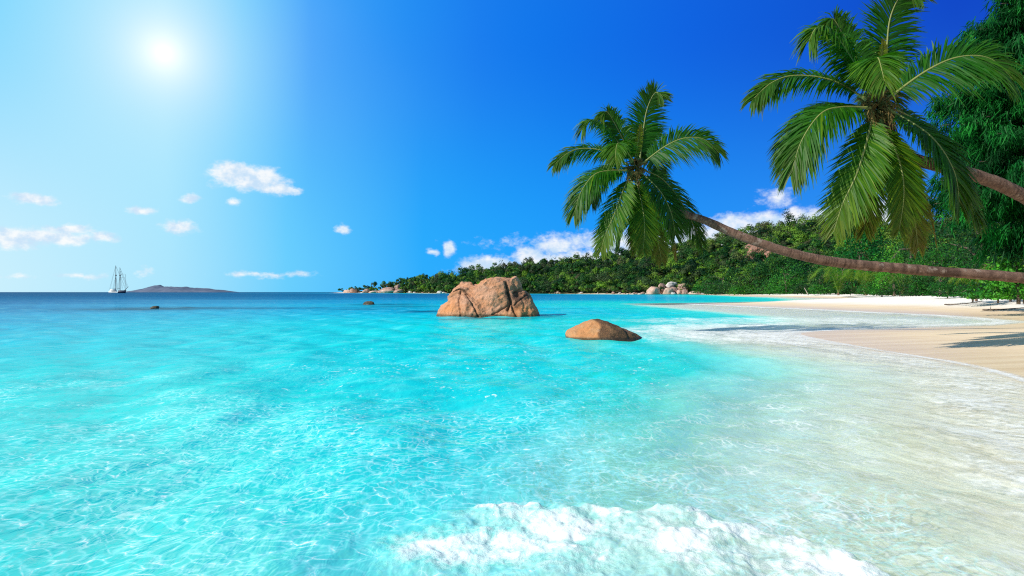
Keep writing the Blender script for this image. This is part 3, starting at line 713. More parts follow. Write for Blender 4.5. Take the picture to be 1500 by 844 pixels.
# bare granite face on the hill
_hx, _hy, _hz = hill_point(uu, s_); _py = CY - (_hz - H) / _hy * F
bare = np.exp(-((uu - 1112) / 20) ** 4 - ((_py - 379) / 11) ** 4) * (s_ < 1)
keep = (r_.random(len(uu)) > bare * 0.85); uu, s_ = uu[keep], s_[keep]
keep = ~((uu < 600) & (r_.random(len(uu)) < np.interp(uu, [500, 560, 600], [0.95, 0.75, 0.3]))); uu, s_ = uu[keep], s_[keep]
tx, ty, tz = hill_point(uu, s_)
Vs, Qs, tint, age, k = [], [], [], [], 0
for i in range(len(uu)):
    Y = ty[i]; scl = np.interp(Y, [100, 300, 600, 1200], [3.4, 4.2, 5.0, 6.0]) * float(np.clip(np.exp(r_.normal(-0.08, 0.40)), 0.4, 2.1))
    if uu[i] < 640: scl *= 0.75
    hgt_ = scl * r_.uniform(0.8, 1.25)
    behind_ridge = s_[i] > 1.03
    nl = 40 if behind_ridge else int(np.interp(Y, [100, 300, 600, 1200], [420, 260, 170, 115]) * max(1.0, (scl / 5.0) ** 1.5))
    size = np.interp(Y, [100, 300, 600, 1200], [0.5, 0.72, 1.1, 1.9])
    if r_.random() < .08: hgt_ *= 1.3
    c, d, bi = crown_points(np.array([tx[i], ty[i], tz[i] + hgt_ * 0.75]), scl, scl, hgt_, int(r_.integers(2, 6)), nl, r_)
    v, q = leaf_quads(c, d, size, r_, 0.7, 0.25)
    Vs.append(v); Qs.append(q + k); k += len(v)
    tb = float(np.clip(r_.normal(0.40, 0.34), 0.0, 1.0))
    tint.append(np.clip(tb + r_.normal(0, 0.10, nl) + 0.12 * d[:, 2], 0, 1))
    upper = np.clip((s_[i] - 0.45) * 1.1, 0, 0.5) * (1 if uu[i] > 930 else 0.3)
    age.append(np.full(nl, np.clip(r_.normal(upper * 0.55, 0.2), 0, 0.85)))
forest = obj('hillside_forest', mesh_from('hillside_forest', np.concatenate(Vs), np.concatenate(Qs), False, None, {'tint': np.concatenate(tint), 'age': np.concatenate(age)}), m_forest)
tag(forest, 'dense green forest covering the far hillside and headland', 'forest', kind='stuff')

# ------------------------------------------------------------------ individual trees and bushes
def tree(name, label, cat, px, pybase, Y, pyt, wpx, mat, seed, nleaf=1500, leaf=0.45, nblob=12, bare=0.25, tint0=0.45, group=None, zbase=None, depthf=0.8, bottom=None, tspread=0.15):
    r_ = np.random.default_rng(seed); s = Y / F
    base = P(px, pybase, Y); 
    if zbase is not None: base[2] = zbase
    top = H + (CY - pyt) * s; hgt = top - base[2]
    root = empty(name, base, label, cat, group)
    rx = wpx / 2 * s; zb = hgt * bare; rz = (hgt - zb) / 2
    cc = np.array([0, 0, zb + rz])
    c, d, bi = crown_points(cc, rx * 1.0, rx * depthf, rz * 1.0, nblob, nleaf, r_)
    lo_, hi_ = np.percentile(c[:, 2], 8 if bare < .02 else 0), c[:, 2].max(); zlow = 0.03 if bare < .02 else hgt * bare * .55
    c[:, 2] = zlow + np.maximum((c[:, 2] - lo_) / (hi_ - lo_), 0.08 * r_.random(nleaf)) * (hgt - zlow)
    v, q = leaf_quads(c, d, leaf, r_, 0.6, 0.6)
    bt = r_.normal(0, 0.08, nblob)
    ti = np.clip(tint0 + bt[bi] + r_.normal(0, tspread, nleaf) + 0.12 * d[:, 2], 0, 1)
    obj('crown', mesh_from('crown', v, q, False, None, {'tint': ti, 'age': np.clip(r_.normal(0.0, 0.07, nleaf), 0, 1)}), mat, root)
    tr = max(0.06, hgt * 0.022); parts = []
    lean = r_.normal(0, 0.06, 2) * hgt
    tp = np.array([[lean[0] * t * t, lean[1] * t * t, -0.3 + t * (zb + rz * 1.1 + 0.3)] for t in np.linspace(0, 1, 8)])
    parts.append(tube(tp, tr * np.linspace(1.25, 0.5, 8), 8, rough=.15, seed=seed))
    for b in range(5):
        a0 = tp[3 + b % 4]; tgt = c[r_.integers(0, nleaf)] * np.array([.8, .8, 1])
        mid = (a0 + tgt) / 2 + np.array([0, 0, 0.06 * hgt])
        parts.append(tube(np.array([a0, mid, tgt]), tr * np.array([0.5, 0.35, 0.1]), 6))
    v, q = join(parts); obj('trunk', mesh_from('trunk', v, q, True), m_bark, root)
    return root

# trees of the beach edge, from far to near
T_ = tree
T_('broadleaf_tree', 'bushy dark green tree where the white beach begins beside the boulder pile', 'tree', 1058, 432, 400, 386, 78, m_forest, 101, 2200, 0.8, 16, 0.0, 0.30)
T_('broadleaf_tree', 'mid green rounded tree above the narrow end of the beach', 'tree', 1100, 432, 330, 383, 84, m_forest, 102, 2600, 0.7, 16, 0.0, 0.5)
T_('broadleaf_tree', 'bright green leafy tree under the thin end of the low leaning trunk', 'tree', 1152, 432, 270, 374, 92, m_broad, 103, 3600, 0.55, 20, 0.0, 0.5)
T_('broadleaf_tree', 'dark leafy tree right of the bright one at the back of the beach', 'tree', 1200, 432, 238, 382, 84, m_forest, 104, 3000, 0.5, 18, 0.0, 0.25)
T_('broadleaf_tree', 'dark full tree directly behind the hanging fronds of the nearer palm', 'tree', 1232, 432, 215, 345, 92, m_forest, 112, 3600, 0.5, 20, 0.0, 0.42)
T_('feathery_tree', 'tall thin feathery tree rising between the hanging palm fronds and the hill', 'tree', 1268, 432, 190, 312, 84, m_feather, 105, 3000, 0.7, 26, 0.05, 0.55)
T_('broadleaf_tree', 'lime green round tree above the low trunk, right of the feathery tree', 'tree', 1310, 432, 145, 354, 70, m_broad, 106, 3400, 0.36, 18, 0.15, 0.80)
T_('broadleaf_tree', 'shadowy tall tree filling the gap behind the lime green one', 'tree', 1335, 432, 168, 290, 130, m_forest, 107, 5200, 0.5, 24, 0.0, 0.30)
T_('broadleaf_tree', 'dark glossy tree over the low trunk beside the feathery giant', 'tree', 1378, 434, 106, 345, 116, m_broad, 108, 4600, 0.30, 20, 0.05, 0.25)
T_('broadleaf_tree', 'deep shaded tree behind the trunk of the feathery giant', 'tree', 1450, 435, 84, 250, 190, m_forest, 115, 6500, 0.34, 26, 0.0, 0.15)
T_('bush', 'low dark bush behind the white sand, right of the small bushy palm', 'bush', 1292, 433, 150, 398, 84, m_broad, 109, 2600, 0.34, 14, 0.0, 0.3)
T_('bush', 'dark green undergrowth bush beneath the low trunk, nearer the right', 'bush', 1346, 434, 112, 396, 92, m_forest, 110, 2800, 0.28, 14, 0.0, 0.2)
T_('bush', 'shaded bush on the sand left of the arching young palm', 'bush', 1400, 435, 84, 392, 92, m_forest, 111, 2800, 0.22, 14, 0.0, 0.18)
T_('bush', 'shaded bush behind the leafy shrub at the right edge', 'bush', 1480, 437, 60, 370, 140, m_forest, 113, 3400, 0.18, 16, 0.0, 0.15)
T_('leafy_shrub', 'bright large leaved shrub at the right edge behind the thick trunk', 'shrub', 1492, 439, 44, 340, 116, m_broad, 114, 2800, 0.24, 20, 0.0, 0.70, tspread=0.2)
r_b = np.random.default_rng(201)
for i_, px in enumerate([1036, 1066, 1092, 1120, 1148, 1178, 1208, 1246, 1284, 1318, 1352]):
    Yb = float(np.interp(px, [1036, 1100, 1200, 1300, 1400], [408, 318, 226, 138, 82]))
    tree('low_bush', 'low green bush in the unbroken row at the foot of the trees along the beach', 'bush', px, 432.2, Yb, 432 - r_b.uniform(15, 24), r_b.uniform(44, 66), m_forest if i_ % 2 else m_broad, 202 + i_, 1500, Yb * 0.0021, 12, 0.0, r_b.uniform(.15, .55), 'low bushes along the back of the beach', zbase=1.0)
for i_, (px, Yb, ww, hh_, lab) in enumerate([(1425, 58, 70, 34, 'low dark bush beside the arching young palm at the right'), (1462, 50, 74, 40, 'low bush left of the bright shrub at the right edge'), (1500, 47, 84, 34, 'low bush under the bright shrub in the right corner of the tree line'), (1388, 74, 60, 26, 'low bush left of the arching young palm')]):
    zb_ = 1.08; tree('low_bush', lab, 'bush', px, 437, Yb, CY + (H - zb_) / Yb * F - hh_, ww, m_broad if i_ != 1 else m_forest, 240 + i_, 2200, 0.17, 14, 0.0, 0.22, zbase=zb_)
# a few crowns standing clear of the ridge line
for (px, pyt, wpx, lab, sd) in [(712, 397, 9, 'lone small tree standing clear of the ridge above the big boulder', 121), (625, 407, 22, 'rounded tree on the headland ridge left of the big boulder', 122), (655, 408, 20, 'tree crown on the headland ridge just left of the big boulder', 123), (824, 385, 8, 'thin dark tree poking above the ridge right of the big boulder', 124), (1003, 357, 14, 'tree on the ridge below the crown of the smaller palm', 125), (1187, 331, 40, 'broad tree crown on the highest point of the hill', 126)]:
    Y = float(base_Y(px) + 0.97 * depth_Y(px)); x, yy, z = hill_point(np.array([float(px)]), np.array([0.97]))
    tree('ridge_tree', lab, 'tree', px, 0, Y, pyt, wpx, m_forest, sd, 500, 0.0016 * Y, 9, 0.3, 0.2, zbase=float(z[0]) - 1)

# ------------------------------------------------------------------ the feathery giant at the right edge
def feather_giant():
    r_ = np.random.default_rng(55); Y = 46.0; s = Y / F
    base = P(1522, 0, Y); base[2] = 1.1
    root = empty('casuarina_tree', base, 'towering feathery dark green tree filling the right edge behind the palms', 'tree')
    ht = 23.0
    tp = np.array([[0.3 * math.sin(t * 3), 0, t * ht * 0.95] for t in np.linspace(0, 1, 14)])
    parts = [tube(tp, np.linspace(0.38, 0.08, 14), 10, rough=.15)]
    V, tint, ag, k = [], [], [], 0
    nb = 310
    for b in range(nb):
        t = r_.uniform(0.12, 1.0) ** 0.9; z0 = t * ht * 0.93
        az_ = r_.uniform(math.pi * .9, 2.1 * math.pi) if r_.random() < .75 else r_.uniform(0, 2 * math.pi)
        reach = (7.9 * (1 - t) ** 0.5 + 1.6) * r_.uniform(0.55, 1.1)
        if z0 < 5: reach *= 0.75
        d = np.array([math.cos(az_), math.sin(az_) * 0.85, 0.0])
        p0 = np.array([0.3 * math.sin(t * 3), 0, z0]); pts = []
        for j in np.linspace(0, 1, 6): pts.append(p0 + d * reach * j + np.array([0, 0, 0.22 * reach * (j - 0.9 * j * j)]))
        pts = np.array(pts); parts.append(tube(pts, np.linspace(0.09, 0.02, 6) , 5))
        tb = np.clip(r_.normal(0.45, 0.2), 0, 1)
        ncl = int(9 + reach * 5.5)
        for c_ in range(ncl):
            j = r_.uniform(0.22, 1.0); pc = p0 + d * reach * j + np.array([0, 0, 0.22 * reach * (j - 0.9 * j * j)]) + r_.normal(0, 0.38, 3) * np.array([1, 1, .6])
            tc = np.clip(tb + r_.normal(0, 0.16), 0, 1)
            m_ = 20
            o = pc + r_.normal(0, 0.16, (m_, 3))
            dr = np.column_stack([r_.normal(0, 0.35, m_) + 0.35 * d[0], r_.normal(0, 0.35, m_) + 0.35 * d[1], -np.abs(r_.normal(0.75, 0.35, m_))])
            L = r_.uniform(0.35, 0.85, m_)[:, None]
            wv = np.cross(dr, r_.normal(size=(m_, 3))); wv /= np.linalg.norm(wv, axis=1, keepdims=True); wv *= 0.035
            v = np.stack([o - wv * .7, o + wv * .7, o + dr * L * .6 + wv, o + dr * L * 1.0 - wv * .3], 1)
            V.append(v.reshape(-1, 3)); tint.append(np.clip(tc + r_.normal(0, .1, m_), 0, 1)); ag.append(np.full(m_, 0.0))
    v = np.concatenate(V); q = np.arange(len(v)).reshape(-1, 4)
    obj('crown', mesh_from('crown', v, q, False, None, {'tint': np.concatenate(tint), 'age': np.concatenate(ag)}), m_feather, root)
    v, q = join(parts); obj('trunk', mesh_from('trunk', v, q, True), m_bark, root)
feather_giant()

# ------------------------------------------------------------------ palms
def unit(a): return a / (np.linalg.norm(a) + 1e-9)
def frond_mesh(pts, nh, lmax, age, tint0, seed, nleaf=88, droop=0.45, vee=0.25, wid=0.030, tipage=0.4):
    r_ = np.random.default_rng(seed)
    cv = catmull(pts, 16); T = np.gradient(cv, axis=0); T /= np.linalg.norm(T, axis=1, keepdims=True)
    seglen = np.concatenate([[0], np.cumsum(np.linalg.norm(np.diff(cv, axis=0), axis=1))]); seglen /= seglen[-1]
    V, tint, ag = [], [], []
    nh = unit(np.array(nh, float))
    for i in range(nleaf):
        t = 0.10 + 0.90 * (i + r_.uniform(-.3, .3)) / nleaf; t = min(max(t, 0.08), 1.0)
        p = np.array([np.interp(t, seglen, cv[:, a]) for a in range(3)]); Tt = unit(np.array([np.interp(t, seglen, T[:, a]) for a in range(3)]))
        Sd = unit(np.cross(Tt, nh)); Nn = np.cross(Sd, Tt)
        prof = min(1.0, 0.45 + 2.2 * (t - 0.08)) * (1.0 - 0.62 * max(0, (t - 0.55) / 0.45) ** 1.6)
        al = math.radians(72 - 42 * t)
        for side in (-1, 1):
            if r_.random() < 0.04: continue
            L = lmax * prof * r_.uniform(0.82, 1.1)
            a2 = al + r_.normal(0, 0.10)
            d = math.cos(a2) * Tt + math.sin(a2) * side * Sd + vee * r_.uniform(0.5, 1.3) * Nn; d = unit(d)
            wv = unit(np.cross(d, Nn) + 0.35 * r_.normal(size=3)) * wid * r_.uniform(0.8, 1.15) * 0.5
            dp = droop * r_.uniform(0.6, 1.4) * L
            ss_ = [0, 0.35, 0.7, 1.0]; ww = [0.55, 1.0, 0.75, 0.08]
            row = []
            for s1, w1 in zip(ss_, ww):
                c = p + d * L * s1 + np.array([0, 0, -dp * s1 * s1]); row.append((c - wv * w1, c + wv * w1))
            tt = np.clip(tint0 + r_.normal(0, .10), 0, 1)
            for j in range(3):
                V += [row[j][0], row[j][1], row[j + 1][1], row[j + 1][0]]
                tint.append(tt); ag.append(np.clip(age + (tipage * (t - .55) if t > .55 else 0) * r_.uniform(0.3, 1.4) + (0.25 * r_.random() if j == 2 else 0) * (0.3 + age), 0, 0.95))
    v = np.array(V); q = np.arange(len(v)).reshape(-1, 4)
    rv, rq = tube(cv, np.interp(np.linspace(0, 1, len(cv)), [0, .08, 1], [0.06, 0.032, 0.007]), 6)
    return mesh_from('frond', v, q, False, None, {'tint': tint, 'age': ag}), mesh_from('midrib', rv, rq, True)

# control points in far-palm pixels from the crown heart (dx right, dz up), third value = depth away from the viewer
SC = 0.0275
UP, CAMD = (0, 0, 1), (0, -1, 0)
FR = [ # points, normal hint, leaflet length, age, tint, droop, vee
 ([(8, 8, 2), (14, 48, 8), (22, 88, 14), (34, 112, 10), (44, 104, 2)], (0.10, -1, 0.15), 1.05, .02, .32, .30, .10),
 ([(4, 6, 10), (14, 40, 34), (34, 72, 60), (50, 70, 78)], (0, -.6, .8), .85, .05, .25, .4, .2),
 ([(-2, 8, 4), (-18, 40, 4), (-33, 68, 6), (-44, 82, 4), (-54, 72, 0)], (-.35, -.75, .55), .85, .03, .42, .55, .15),
 ([(-6, 4, -4), (-34, 38, -14), (-56, 56, -24), (-76, 60, -30), (-86, 46, -34)], (-.2, -.35, .9), .85, .03, .48, .75, .2),
 ([(-10, 2, 2), (-44, 22, 6), (-80, 28, 10), (-106, 20, 8), (-127, 2, 6)], (0.05, -.7, .8), .80, .02, .30, .55, .25),
 ([(-10, -8, -4), (-44, -10, -14), (-68, -18, -20), (-88, -44, -22), (-98, -76, -20)], (-.25, -.7, .75), .86, .04, .40, .6, .2),
 ([(-8, -14, -6), (-24, -44, -24), (-38, -78, -30), (-50, -104, -28), (-57, -130, -24)], (-.5, -.85, .25), .80, .10, .55, .22, .05),
 ([(-6, -18, -4), (-16, -56, -14), (-24, -92, -14), (-30, -126, -10)], (-.93, -.1, .2), .62, .38, .80, .22, .05),
 ([(0, -20, -6), (6, -62, -26), (9, -94, -30), (8, -128, -24)], (.05, -1, .3), .72, .12, .58, .18, .05),
 ([(6, -10, -8), (30, -42, -36), (45, -76, -48), (51, -108, -48)], (.35, -.85, .45), .95, .03, .30, .3, .12),
 ([(4, -24, 2), (22, -74, -4), (34, -108, -4), (42, -142, 0)], (.2, -1, .1), .74, .30, .60, .2, .05),
 ([(8, -4, 2), (42, -18, 4), (70, -48, 4), (90, -82, 4), (106, -114, 4)], (.4, -.8, .5), .95, .05, .28, .45, .15),
 ([(10, 2, -2), (44, 26, -10), (74, 38, -14), (104, 36, -16), (127, 16, -16)], (-0.05, -.95, .45), 1.0, .02, .34, .45, .2),
 ([(10, -22, 4), (40, -62, 10), (58, -98, 10), (66, -138, 8)], (.7, -.5, .2), .50, .72, .80, .35, .05),
 ([(-4, 4, -10), (-26, 20, -44), (-40, 16, -72), (-46, -12, -92)], (-.2, -.2, 1), .75, .05, .5, .5, .2),
 ([(6, 0, 12), (30, 24, 46), (52, 20, 76), (60, -6, 98)], (.1, .3, 1), .85, .05, .2, .4, .2),
 ([(-6, -2, 12), (-30, 8, 50), (-48, -10, 80), (-56, -44, 96)], (-.1, .3, 1), .85, .05, .2, .5, .2),
 ([(2, -16, 12), (10, -52, 34), (14, -90, 44), (12, -122, 46)], (.05, -1, -.1), .78, .12, .25, .25, .05),
 ([(0, 10, 2), (4, 28, 4), (8, 48, 6), (10, 62, 7)], (.2, -1, 0), .22, .2, .75, .1, .3),
]
frond_protos = []
for i, (pts, nh, lm, age, tn, dr, ve) in enumerate(FR):
    p3 = [np.array([a * SC * 0.93, c * SC, b * SC * 0.98]) for a, b, c in pts]
    frond_protos.append(frond_mesh(p3, nh, lm * 1.1, age, tn, 300 + i, 175 if lm > .6 else 80, dr, ve, 0.052, 0.25 + 3.0 * age if age < .3 else .8))

def palm_trunk(pts, r0, r1, base):
    cv = catmull(np.array(pts), 40); n_ = len(cv)
    t = np.linspace(0, 1, n_); L = np.concatenate([[0], np.cumsum(np.linalg.norm(np.diff(cv, axis=0), axis=1))])
    ph = (L / 0.11 + 0.25 * np.array([vnoise(np.array([[x * 1.7, 0.0]]))[0] for x in L])) % 1.0
    ring = np.exp(-((ph - 0.5) / 0.16) ** 2)
    rad = np.interp(t, [0, .05, .12, 1], [r0 * 1.5, r0 * 1.15, r0, r1]) * (1 - 0.03 * ring) 
    rad = rad * (1 + 0.05 * np.array([vnoise(np.array([[x * 0.9, 4.0]]))[0] for x in L]))
    v, q = tube(cv - base, rad, 18, rough=.05)
    return mesh_from('trunk', v, q, True, {'ring': np.repeat(ring, 18)})

hv, hf = ico(3)
def coconut_mesh(seed):
    q = hv * np.array([0.10, 0.10, 0.13]); q = q * (1 + 0.12 * np.maximum(0, hv[:, 2:3])); q = q * (1 + 0.04 * fbm(hv * 2 + seed, 2)[:, None])
    return mesh_from('coconut', q, hf, True)
def heart_mesh():
    parts = []
    r_ = np.random.default_rng(9)
    for i in range(70):                     # frayed leaf-base fibres
        a = r_.uniform(0, 6.28); z = r_.uniform(-.55, .35); d = np.array([math.cos(a), math.sin(a), r_.uniform(-.4, .6)])
        p0 = np.array([0, 0, z]) + d * 0.08; p1 = p0 + d * r_.uniform(.15, .42); p2 = p1 + np.array([0, 0, -r_.uniform(0.05, .28)]) + d * .08
        parts.append(tube(np.array([p0, p1, p2]), np.array([.05, .028, .006]), 5))
    return join(parts)
hm_v, hm_q = heart_mesh(); heart_me = mesh_from('leaf_base', hm_v, hm_q, True); 
def stalk_mesh(seed):
    r_ = np.random.default_rng(seed); parts = []
    p = np.array([[0, 0, 0], [-.12, -.12, .02], [-.28, -.25, -.15], [-.34, -.3, -.45]]); parts.append(tube(catmull(p, 6), np.linspace(.022, .008, 19), 5))
    for i in range(16):
        t = r_.uniform(.5, 1); b = p[1] * (1 - t) + p[3] * t + np.array([0, 0, .05]); d = np.array([r_.normal(0, .15), r_.normal(0, .12), -r_.uniform(.2, .5)])
        parts.append(tube(np.array([b, b + d * .5 + r_.normal(0, .04, 3), b + d]), np.array([.008, .007, .004]), 4))
    return join(parts)
def palm(label, crown, trunk_pts, r0, r1, mirror=False):
    base = np.array(trunk_pts[0]); root = empty('coconut_palm', base, label, 'palm tree', 'leaning coconut palms')
    obj('trunk', palm_trunk(trunk_pts, r0, r1, base), m_palmbark, root)
    c = np.array(crown) - base
    for fm, rm in frond_protos:
        o = obj('frond', fm, m_palm, root, c); r = obj('midrib', rm, m_rib, o)
    r_ = np.random.default_rng(int(abs(crown[0]) * 100))
    hb = obj('leaf_base', heart_me, m_husk, root, c + np.array([0.02, 0, -0.1]))
    for i in range(7):
        a = r_.uniform(0, 6.28); obj('coconut', coconut_mesh(i), m_husk, root, c + np.array([0.22 * math.cos(a) - .02, 0.22 * math.sin(a) - 0.1, -0.28 - 0.12 * r_.random()]))
    for i in range(3):
        v, q = stalk_mesh(40 + i); o = obj('flower_stalk', mesh_from('flower_stalk', v, q, True), m_husk, root, c + np.array([-0.05 + .1 * i, -.1, -.15])); o.rotation_euler = (0, 0, i * 0.9)
    return root
NY, FY = 18.0, 27.5
far_c = P(930, 243, FY); near_c = P(1285, 148, NY)
palm('smaller crowned coconut palm whose long low trunk runs to the right edge', far_c,
     [np.array([25.5, 27.5, 0.75]), np.array([23.2, 27.3, 1.75]), P(1500, 407.5, 27.3), P(1350, 396, 27.2), P(1230, 385, 27.0), P(1160, 371, 26.9), P(1085, 346, 27.0), P(1030, 322, 27.2), P(985, 309, 27.4), P(955, 296, 27.5), P(936, 266, 27.5)], 0.225, 0.125)
palm('coconut palm with the larger crown, its short trunk leaving high at the right edge', near_c,
     [np.array([22.5, 21.0, 0.6]), np.array([20.6, 20.6, 2.0]), np.array([18.0, 20.0, 3.2]), P(1570, 335, 19.4), P(1500, 288, 18.9), P(1440, 261, 18.5), P(1375, 243, 18.2), P(1325, 225, 18.05), P(1296, 180, 18.0)], 0.215, 0.135)

# young palms at the back of the beach
def young_palm(label, px, pyb, Y, hpx, seed, nf=11, tint=.5, zb=1.1):
    r_ = np.random.default_rng(seed); s = Y / F; base = P(px, pyb, Y); base[2] = zb
    root = empty('young_palm', base, label, 'palm', 'young palms at the back of the beach'); hgt = H + (CY - pyb + hpx) * s - zb
    for i in range(nf):
        a = 6.28 * i / nf + r_.uniform(-.2, .2); d = np.array([math.cos(a), math.sin(a), 0]); L = hgt * r_.uniform(.85, 1.1)
        lift = r_.uniform(.75, 1.1)
        pts = [np.array([0, 0, 0.1]), d * L * .22 + np.array([0, 0, hgt * .62 * lift]), d * L * .55 + np.array([0, 0, hgt * .88 * lift]), d * L * .95 + np.array([0, 0, hgt * .55 * lift])]
        fm, rm = frond_mesh(pts, (0.0, 0.0, 1.0) if True else UP, hgt * .24, 0.02 + 0.1 * r_.random(), tint, seed * 20 + i, 46, .5, .2, hgt * .014)
        o = obj('frond', fm, m_palm, root); obj('midrib', rm, m_rib, o)
    v, q = tube(np.array([[0, 0, -.3], [0, 0, .15], [0.02, 0, .4]]), np.array([.16, .13, .08]) * hgt / 4, 8); obj('stem', mesh_from('stem', v, q, True), m_palmbark, root)
young_palm('young palm with arching fronds under the low trunk at the right', 1430, 436, 60, 50, 61, 15, .65)
young_palm('young palm with upright fronds beneath the middle of the low trunk', 1228, 432.5, 172, 46, 62, 11, .6)
young_palm('small bushy palm just right of the upright one beneath the low trunk', 1268, 432.5, 162, 42, 63, 13, .6)
young_palm('dark low palm between the bushes further right beneath the low trunk', 1322, 433.5, 116, 34, 64, 11, .4)

# ------------------------------------------------------------------ rocks along the far shore
def place_rock(name, label, px, pyb, Y, wpx, hpx, mat, seed, group=None, cat='boulder', rotz=0.0, sub=4, sink=0.35, dz=0.0):
    s = Y / F; b = P(px, pyb, Y); rx = wpx / 2 * s; rz = hpx * s / (2 - 2 * sink)
    o = obj(name, boulder_mesh(name, rx, rx * 0.85, rz, seed, sub, 6.5, 16, .13), mat, loc=(b[0], b[1], b[2] + hpx * s - rz + dz)); o.rotation_euler = (0, 0, rotz)
    return tag(o, label, cat, group)
pile = [(957, 432, 455, 26, 14.5, m_farrock, 'big rounded pale pink boulder at the left end of the shore pile'), (979, 432, 454, 19, 10.5, m_farrock, 'squat salmon boulder in the middle of the shore pile'),
 (983, 420, 466, 19, 7, m_palerock, 'white topped boulder on top of the shore pile'), (994, 432, 455, 11, 8, m_farrock, 'small tan boulder between the two salmon ones of the shore pile'), (1003, 432, 453, 12, 8.5, m_redrock, 'salmon upright boulder right of the middle of the shore pile'),
 (1017, 432.2, 452, 20, 7.5, m_farrock, 'low flat pink boulder at the beach end of the shore pile'), (999, 425, 464, 17, 11, m_redrock, 'shaded purple boulder behind the right part of the shore pile'), (969, 426, 463, 13, 11, m_redrock, 'dark wedge boulder behind the left part of the shore pile'), (987, 429, 459, 12, 9, m_redrock, 'brown slab leaning under the white topped boulder'), (986, 432.4, 450, 7, 4.5, m_palerock, 'pale cream block at the water in front of the shore pile'), (1029, 432.2, 450, 9, 4, m_palerock, 'grey block at the very tip of the sand beside the shore pile')]
for i, (px, pyb, Y, wp, hp, mt, lab) in enumerate(pile): place_rock('shore_boulder', lab, px, pyb, Y, wp, hp, mt, 460 + i, rotz=0.4 * i)
head = [(511, 429.6, 1205, 16, 5.5, m_farrock, 'leftmost pale rock pile at the tip of the headland'), (520, 429.6, 1200, 15, 7, m_redrock, 'dark topped rock near the tip of the headland'), (536, 429.6, 1150, 14, 7, m_redrock, 'small dark rock between the two pale ledges of the headland'), (551, 429.7, 1100, 26, 4.5, m_farrock, 'long pink ledge on the headland shore'), (566, 428.5, 1090, 28, 8.5, m_redrock, 'broad purple brown slab of rock on the headland'),
 (568, 429.7, 1065, 20, 6.5, m_farrock, 'pink rock at the water below the purple slab'), (583, 423.5, 1080, 12, 7.5, m_redrock, 'large grey egg shaped boulder perched on the headland'), (583, 429.8, 1040, 18, 6, m_redrock, 'brown rocks at the water below the egg shaped boulder'), (644, 430.2, 780, 8, 4.5, m_palerock, 'bright white rock at the waterline left of the big boulder')]
for i, (px, pyb, Y, wp, hp, mt, lab) in enumerate(head): place_rock('headland_rock', lab, px, pyb, Y, wp, hp, mt, 430 + i, cat='rock', rotz=0.7 * i)
r_ = np.random.default_rng(77)
protos = [boulder_mesh('shoreline_stone', 1, .8, .8, 500 + i, 3, 6.5, 14, .14) for i in range(8)]
i = 0
for px in np.concatenate([np.arange(596, 645, 5.5), np.arange(648, 660, 4), np.arange(778, 945, 4.3), np.arange(930, 950, 4)]):
    px = px + r_.uniform(-1.4, 1.4); Y = float(np.interp(px, [590, 650, 800, 945, 1020], [1044, 787, 627, 453, 456])) + r_.uniform(0, 5); s = Y / F
    wp = 1.6 + min(r_.exponential(1.7), 6.0); hp = wp * r_.uniform(0.45, 0.75)
    me = protos[i % 8]
    pale = r_.random() < (0.4 if px < 860 else 0.15)
    if r_.random() < 0.25: continue
    o = bpy.data.objects.new('shoreline_stone', me if False else me.copy()); COL.objects.link(o); o.data.materials.clear(); o.data.materials.append(m_palerock if pale else (m_farrock if r_.random() < .5 else m_redrock))
    o.location = ((px - CX) / F * Y, Y, 0.15 * hp * s + r_.uniform(0, .6)); o.scale = (wp / 2 * s, wp / 2 * s, hp / 2 * s * 1.3); o.rotation_euler = (0, 0, r_.uniform(0, 6))
    tag(o, 'small pale stone in the line of stones at the foot of the far wooded shore', 'stone', 'stones along the foot of the far wooded shore'); i += 1
# bare rock face high on the hill
def hill_at(px, py):
    ss_ = np.linspace(0.02, 1, 200); x, yy, z = hill_point(np.full(200, float(px)), ss_); pr = CY - (z - H) / yy * F
    i = int(np.argmin(np.abs(pr - py))); return x[i], yy[i], z[i]
for (px, py0, wp, hp, sd, lab) in [(1109, 374, 34, 20, 601, 'reddish bare rock face showing through the trees high on the hill'), (1131, 381, 30, 12, 602, 'smaller pinkish bare rock right of the hill rock face, under the leaning trunk'), (876, 412, 6, 6, 603, 'small pale grey outcrop in the trees above the shore stones')]:
    x, yy, z = hill_at(px, py0); x, yy, z = [x], [yy], [z]; Y = float(yy[0]); s = Y / F
    o = obj('rock_outcrop', boulder_mesh('rock_outcrop', wp / 2 * s, wp / 3 * s, hp * s * .75, sd, 5, 6, 16, .35), m_outcrop if sd < 603 else m_palerock, loc=(float(x[0]) * (Y - 7) / Y, Y - 7, float(z[0]) + 2)); tag(o, lab, 'rock')

# ------------------------------------------------------------------ island on the horizon
iu = np.linspace(-78, 78, 140); ivv = np.linspace(-30, 30, 50)
IU, IV = np.meshgrid(iu, ivv, indexing='ij'); IY = 5200.0; sI = IY / F
prof = np.interp(iu, [-78, -70, -55, -38, -30, -18, 0, 20, 40, 55, 70, 78], [0, 1.5, 5, 9.6, 10.5, 8.2, 8.6, 6.8, 5.6, 4.2, 2.2, 0])
iz = prof[:, None] * np.clip(1 - (np.abs(IV) / 30) ** 1.6, 0, 1) * sI
iz = iz * (1 + 0.10 * fbm(np.column_stack([IU.ravel() * .12, IV.ravel() * .12]), 4).reshape(IU.shape)) - 2
m_isl, n, out = material('hazy_scrub'); a = n.noise(n.pos(), 0.006, 5, 0.65)
bs = n.new('ShaderNodeBsdfPrincipled', {'Base Color': n.mix(n.ss(a, .4, .6), (0.10, 0.13, 0.19), (0.15, 0.17, 0.235)), 'Roughness': 1.0, 'Specular IOR Level': 0.0}); n.l.new(bs.outputs[0], out.inputs[0])  # blue-grey base colour carries the distance haze over the scrub
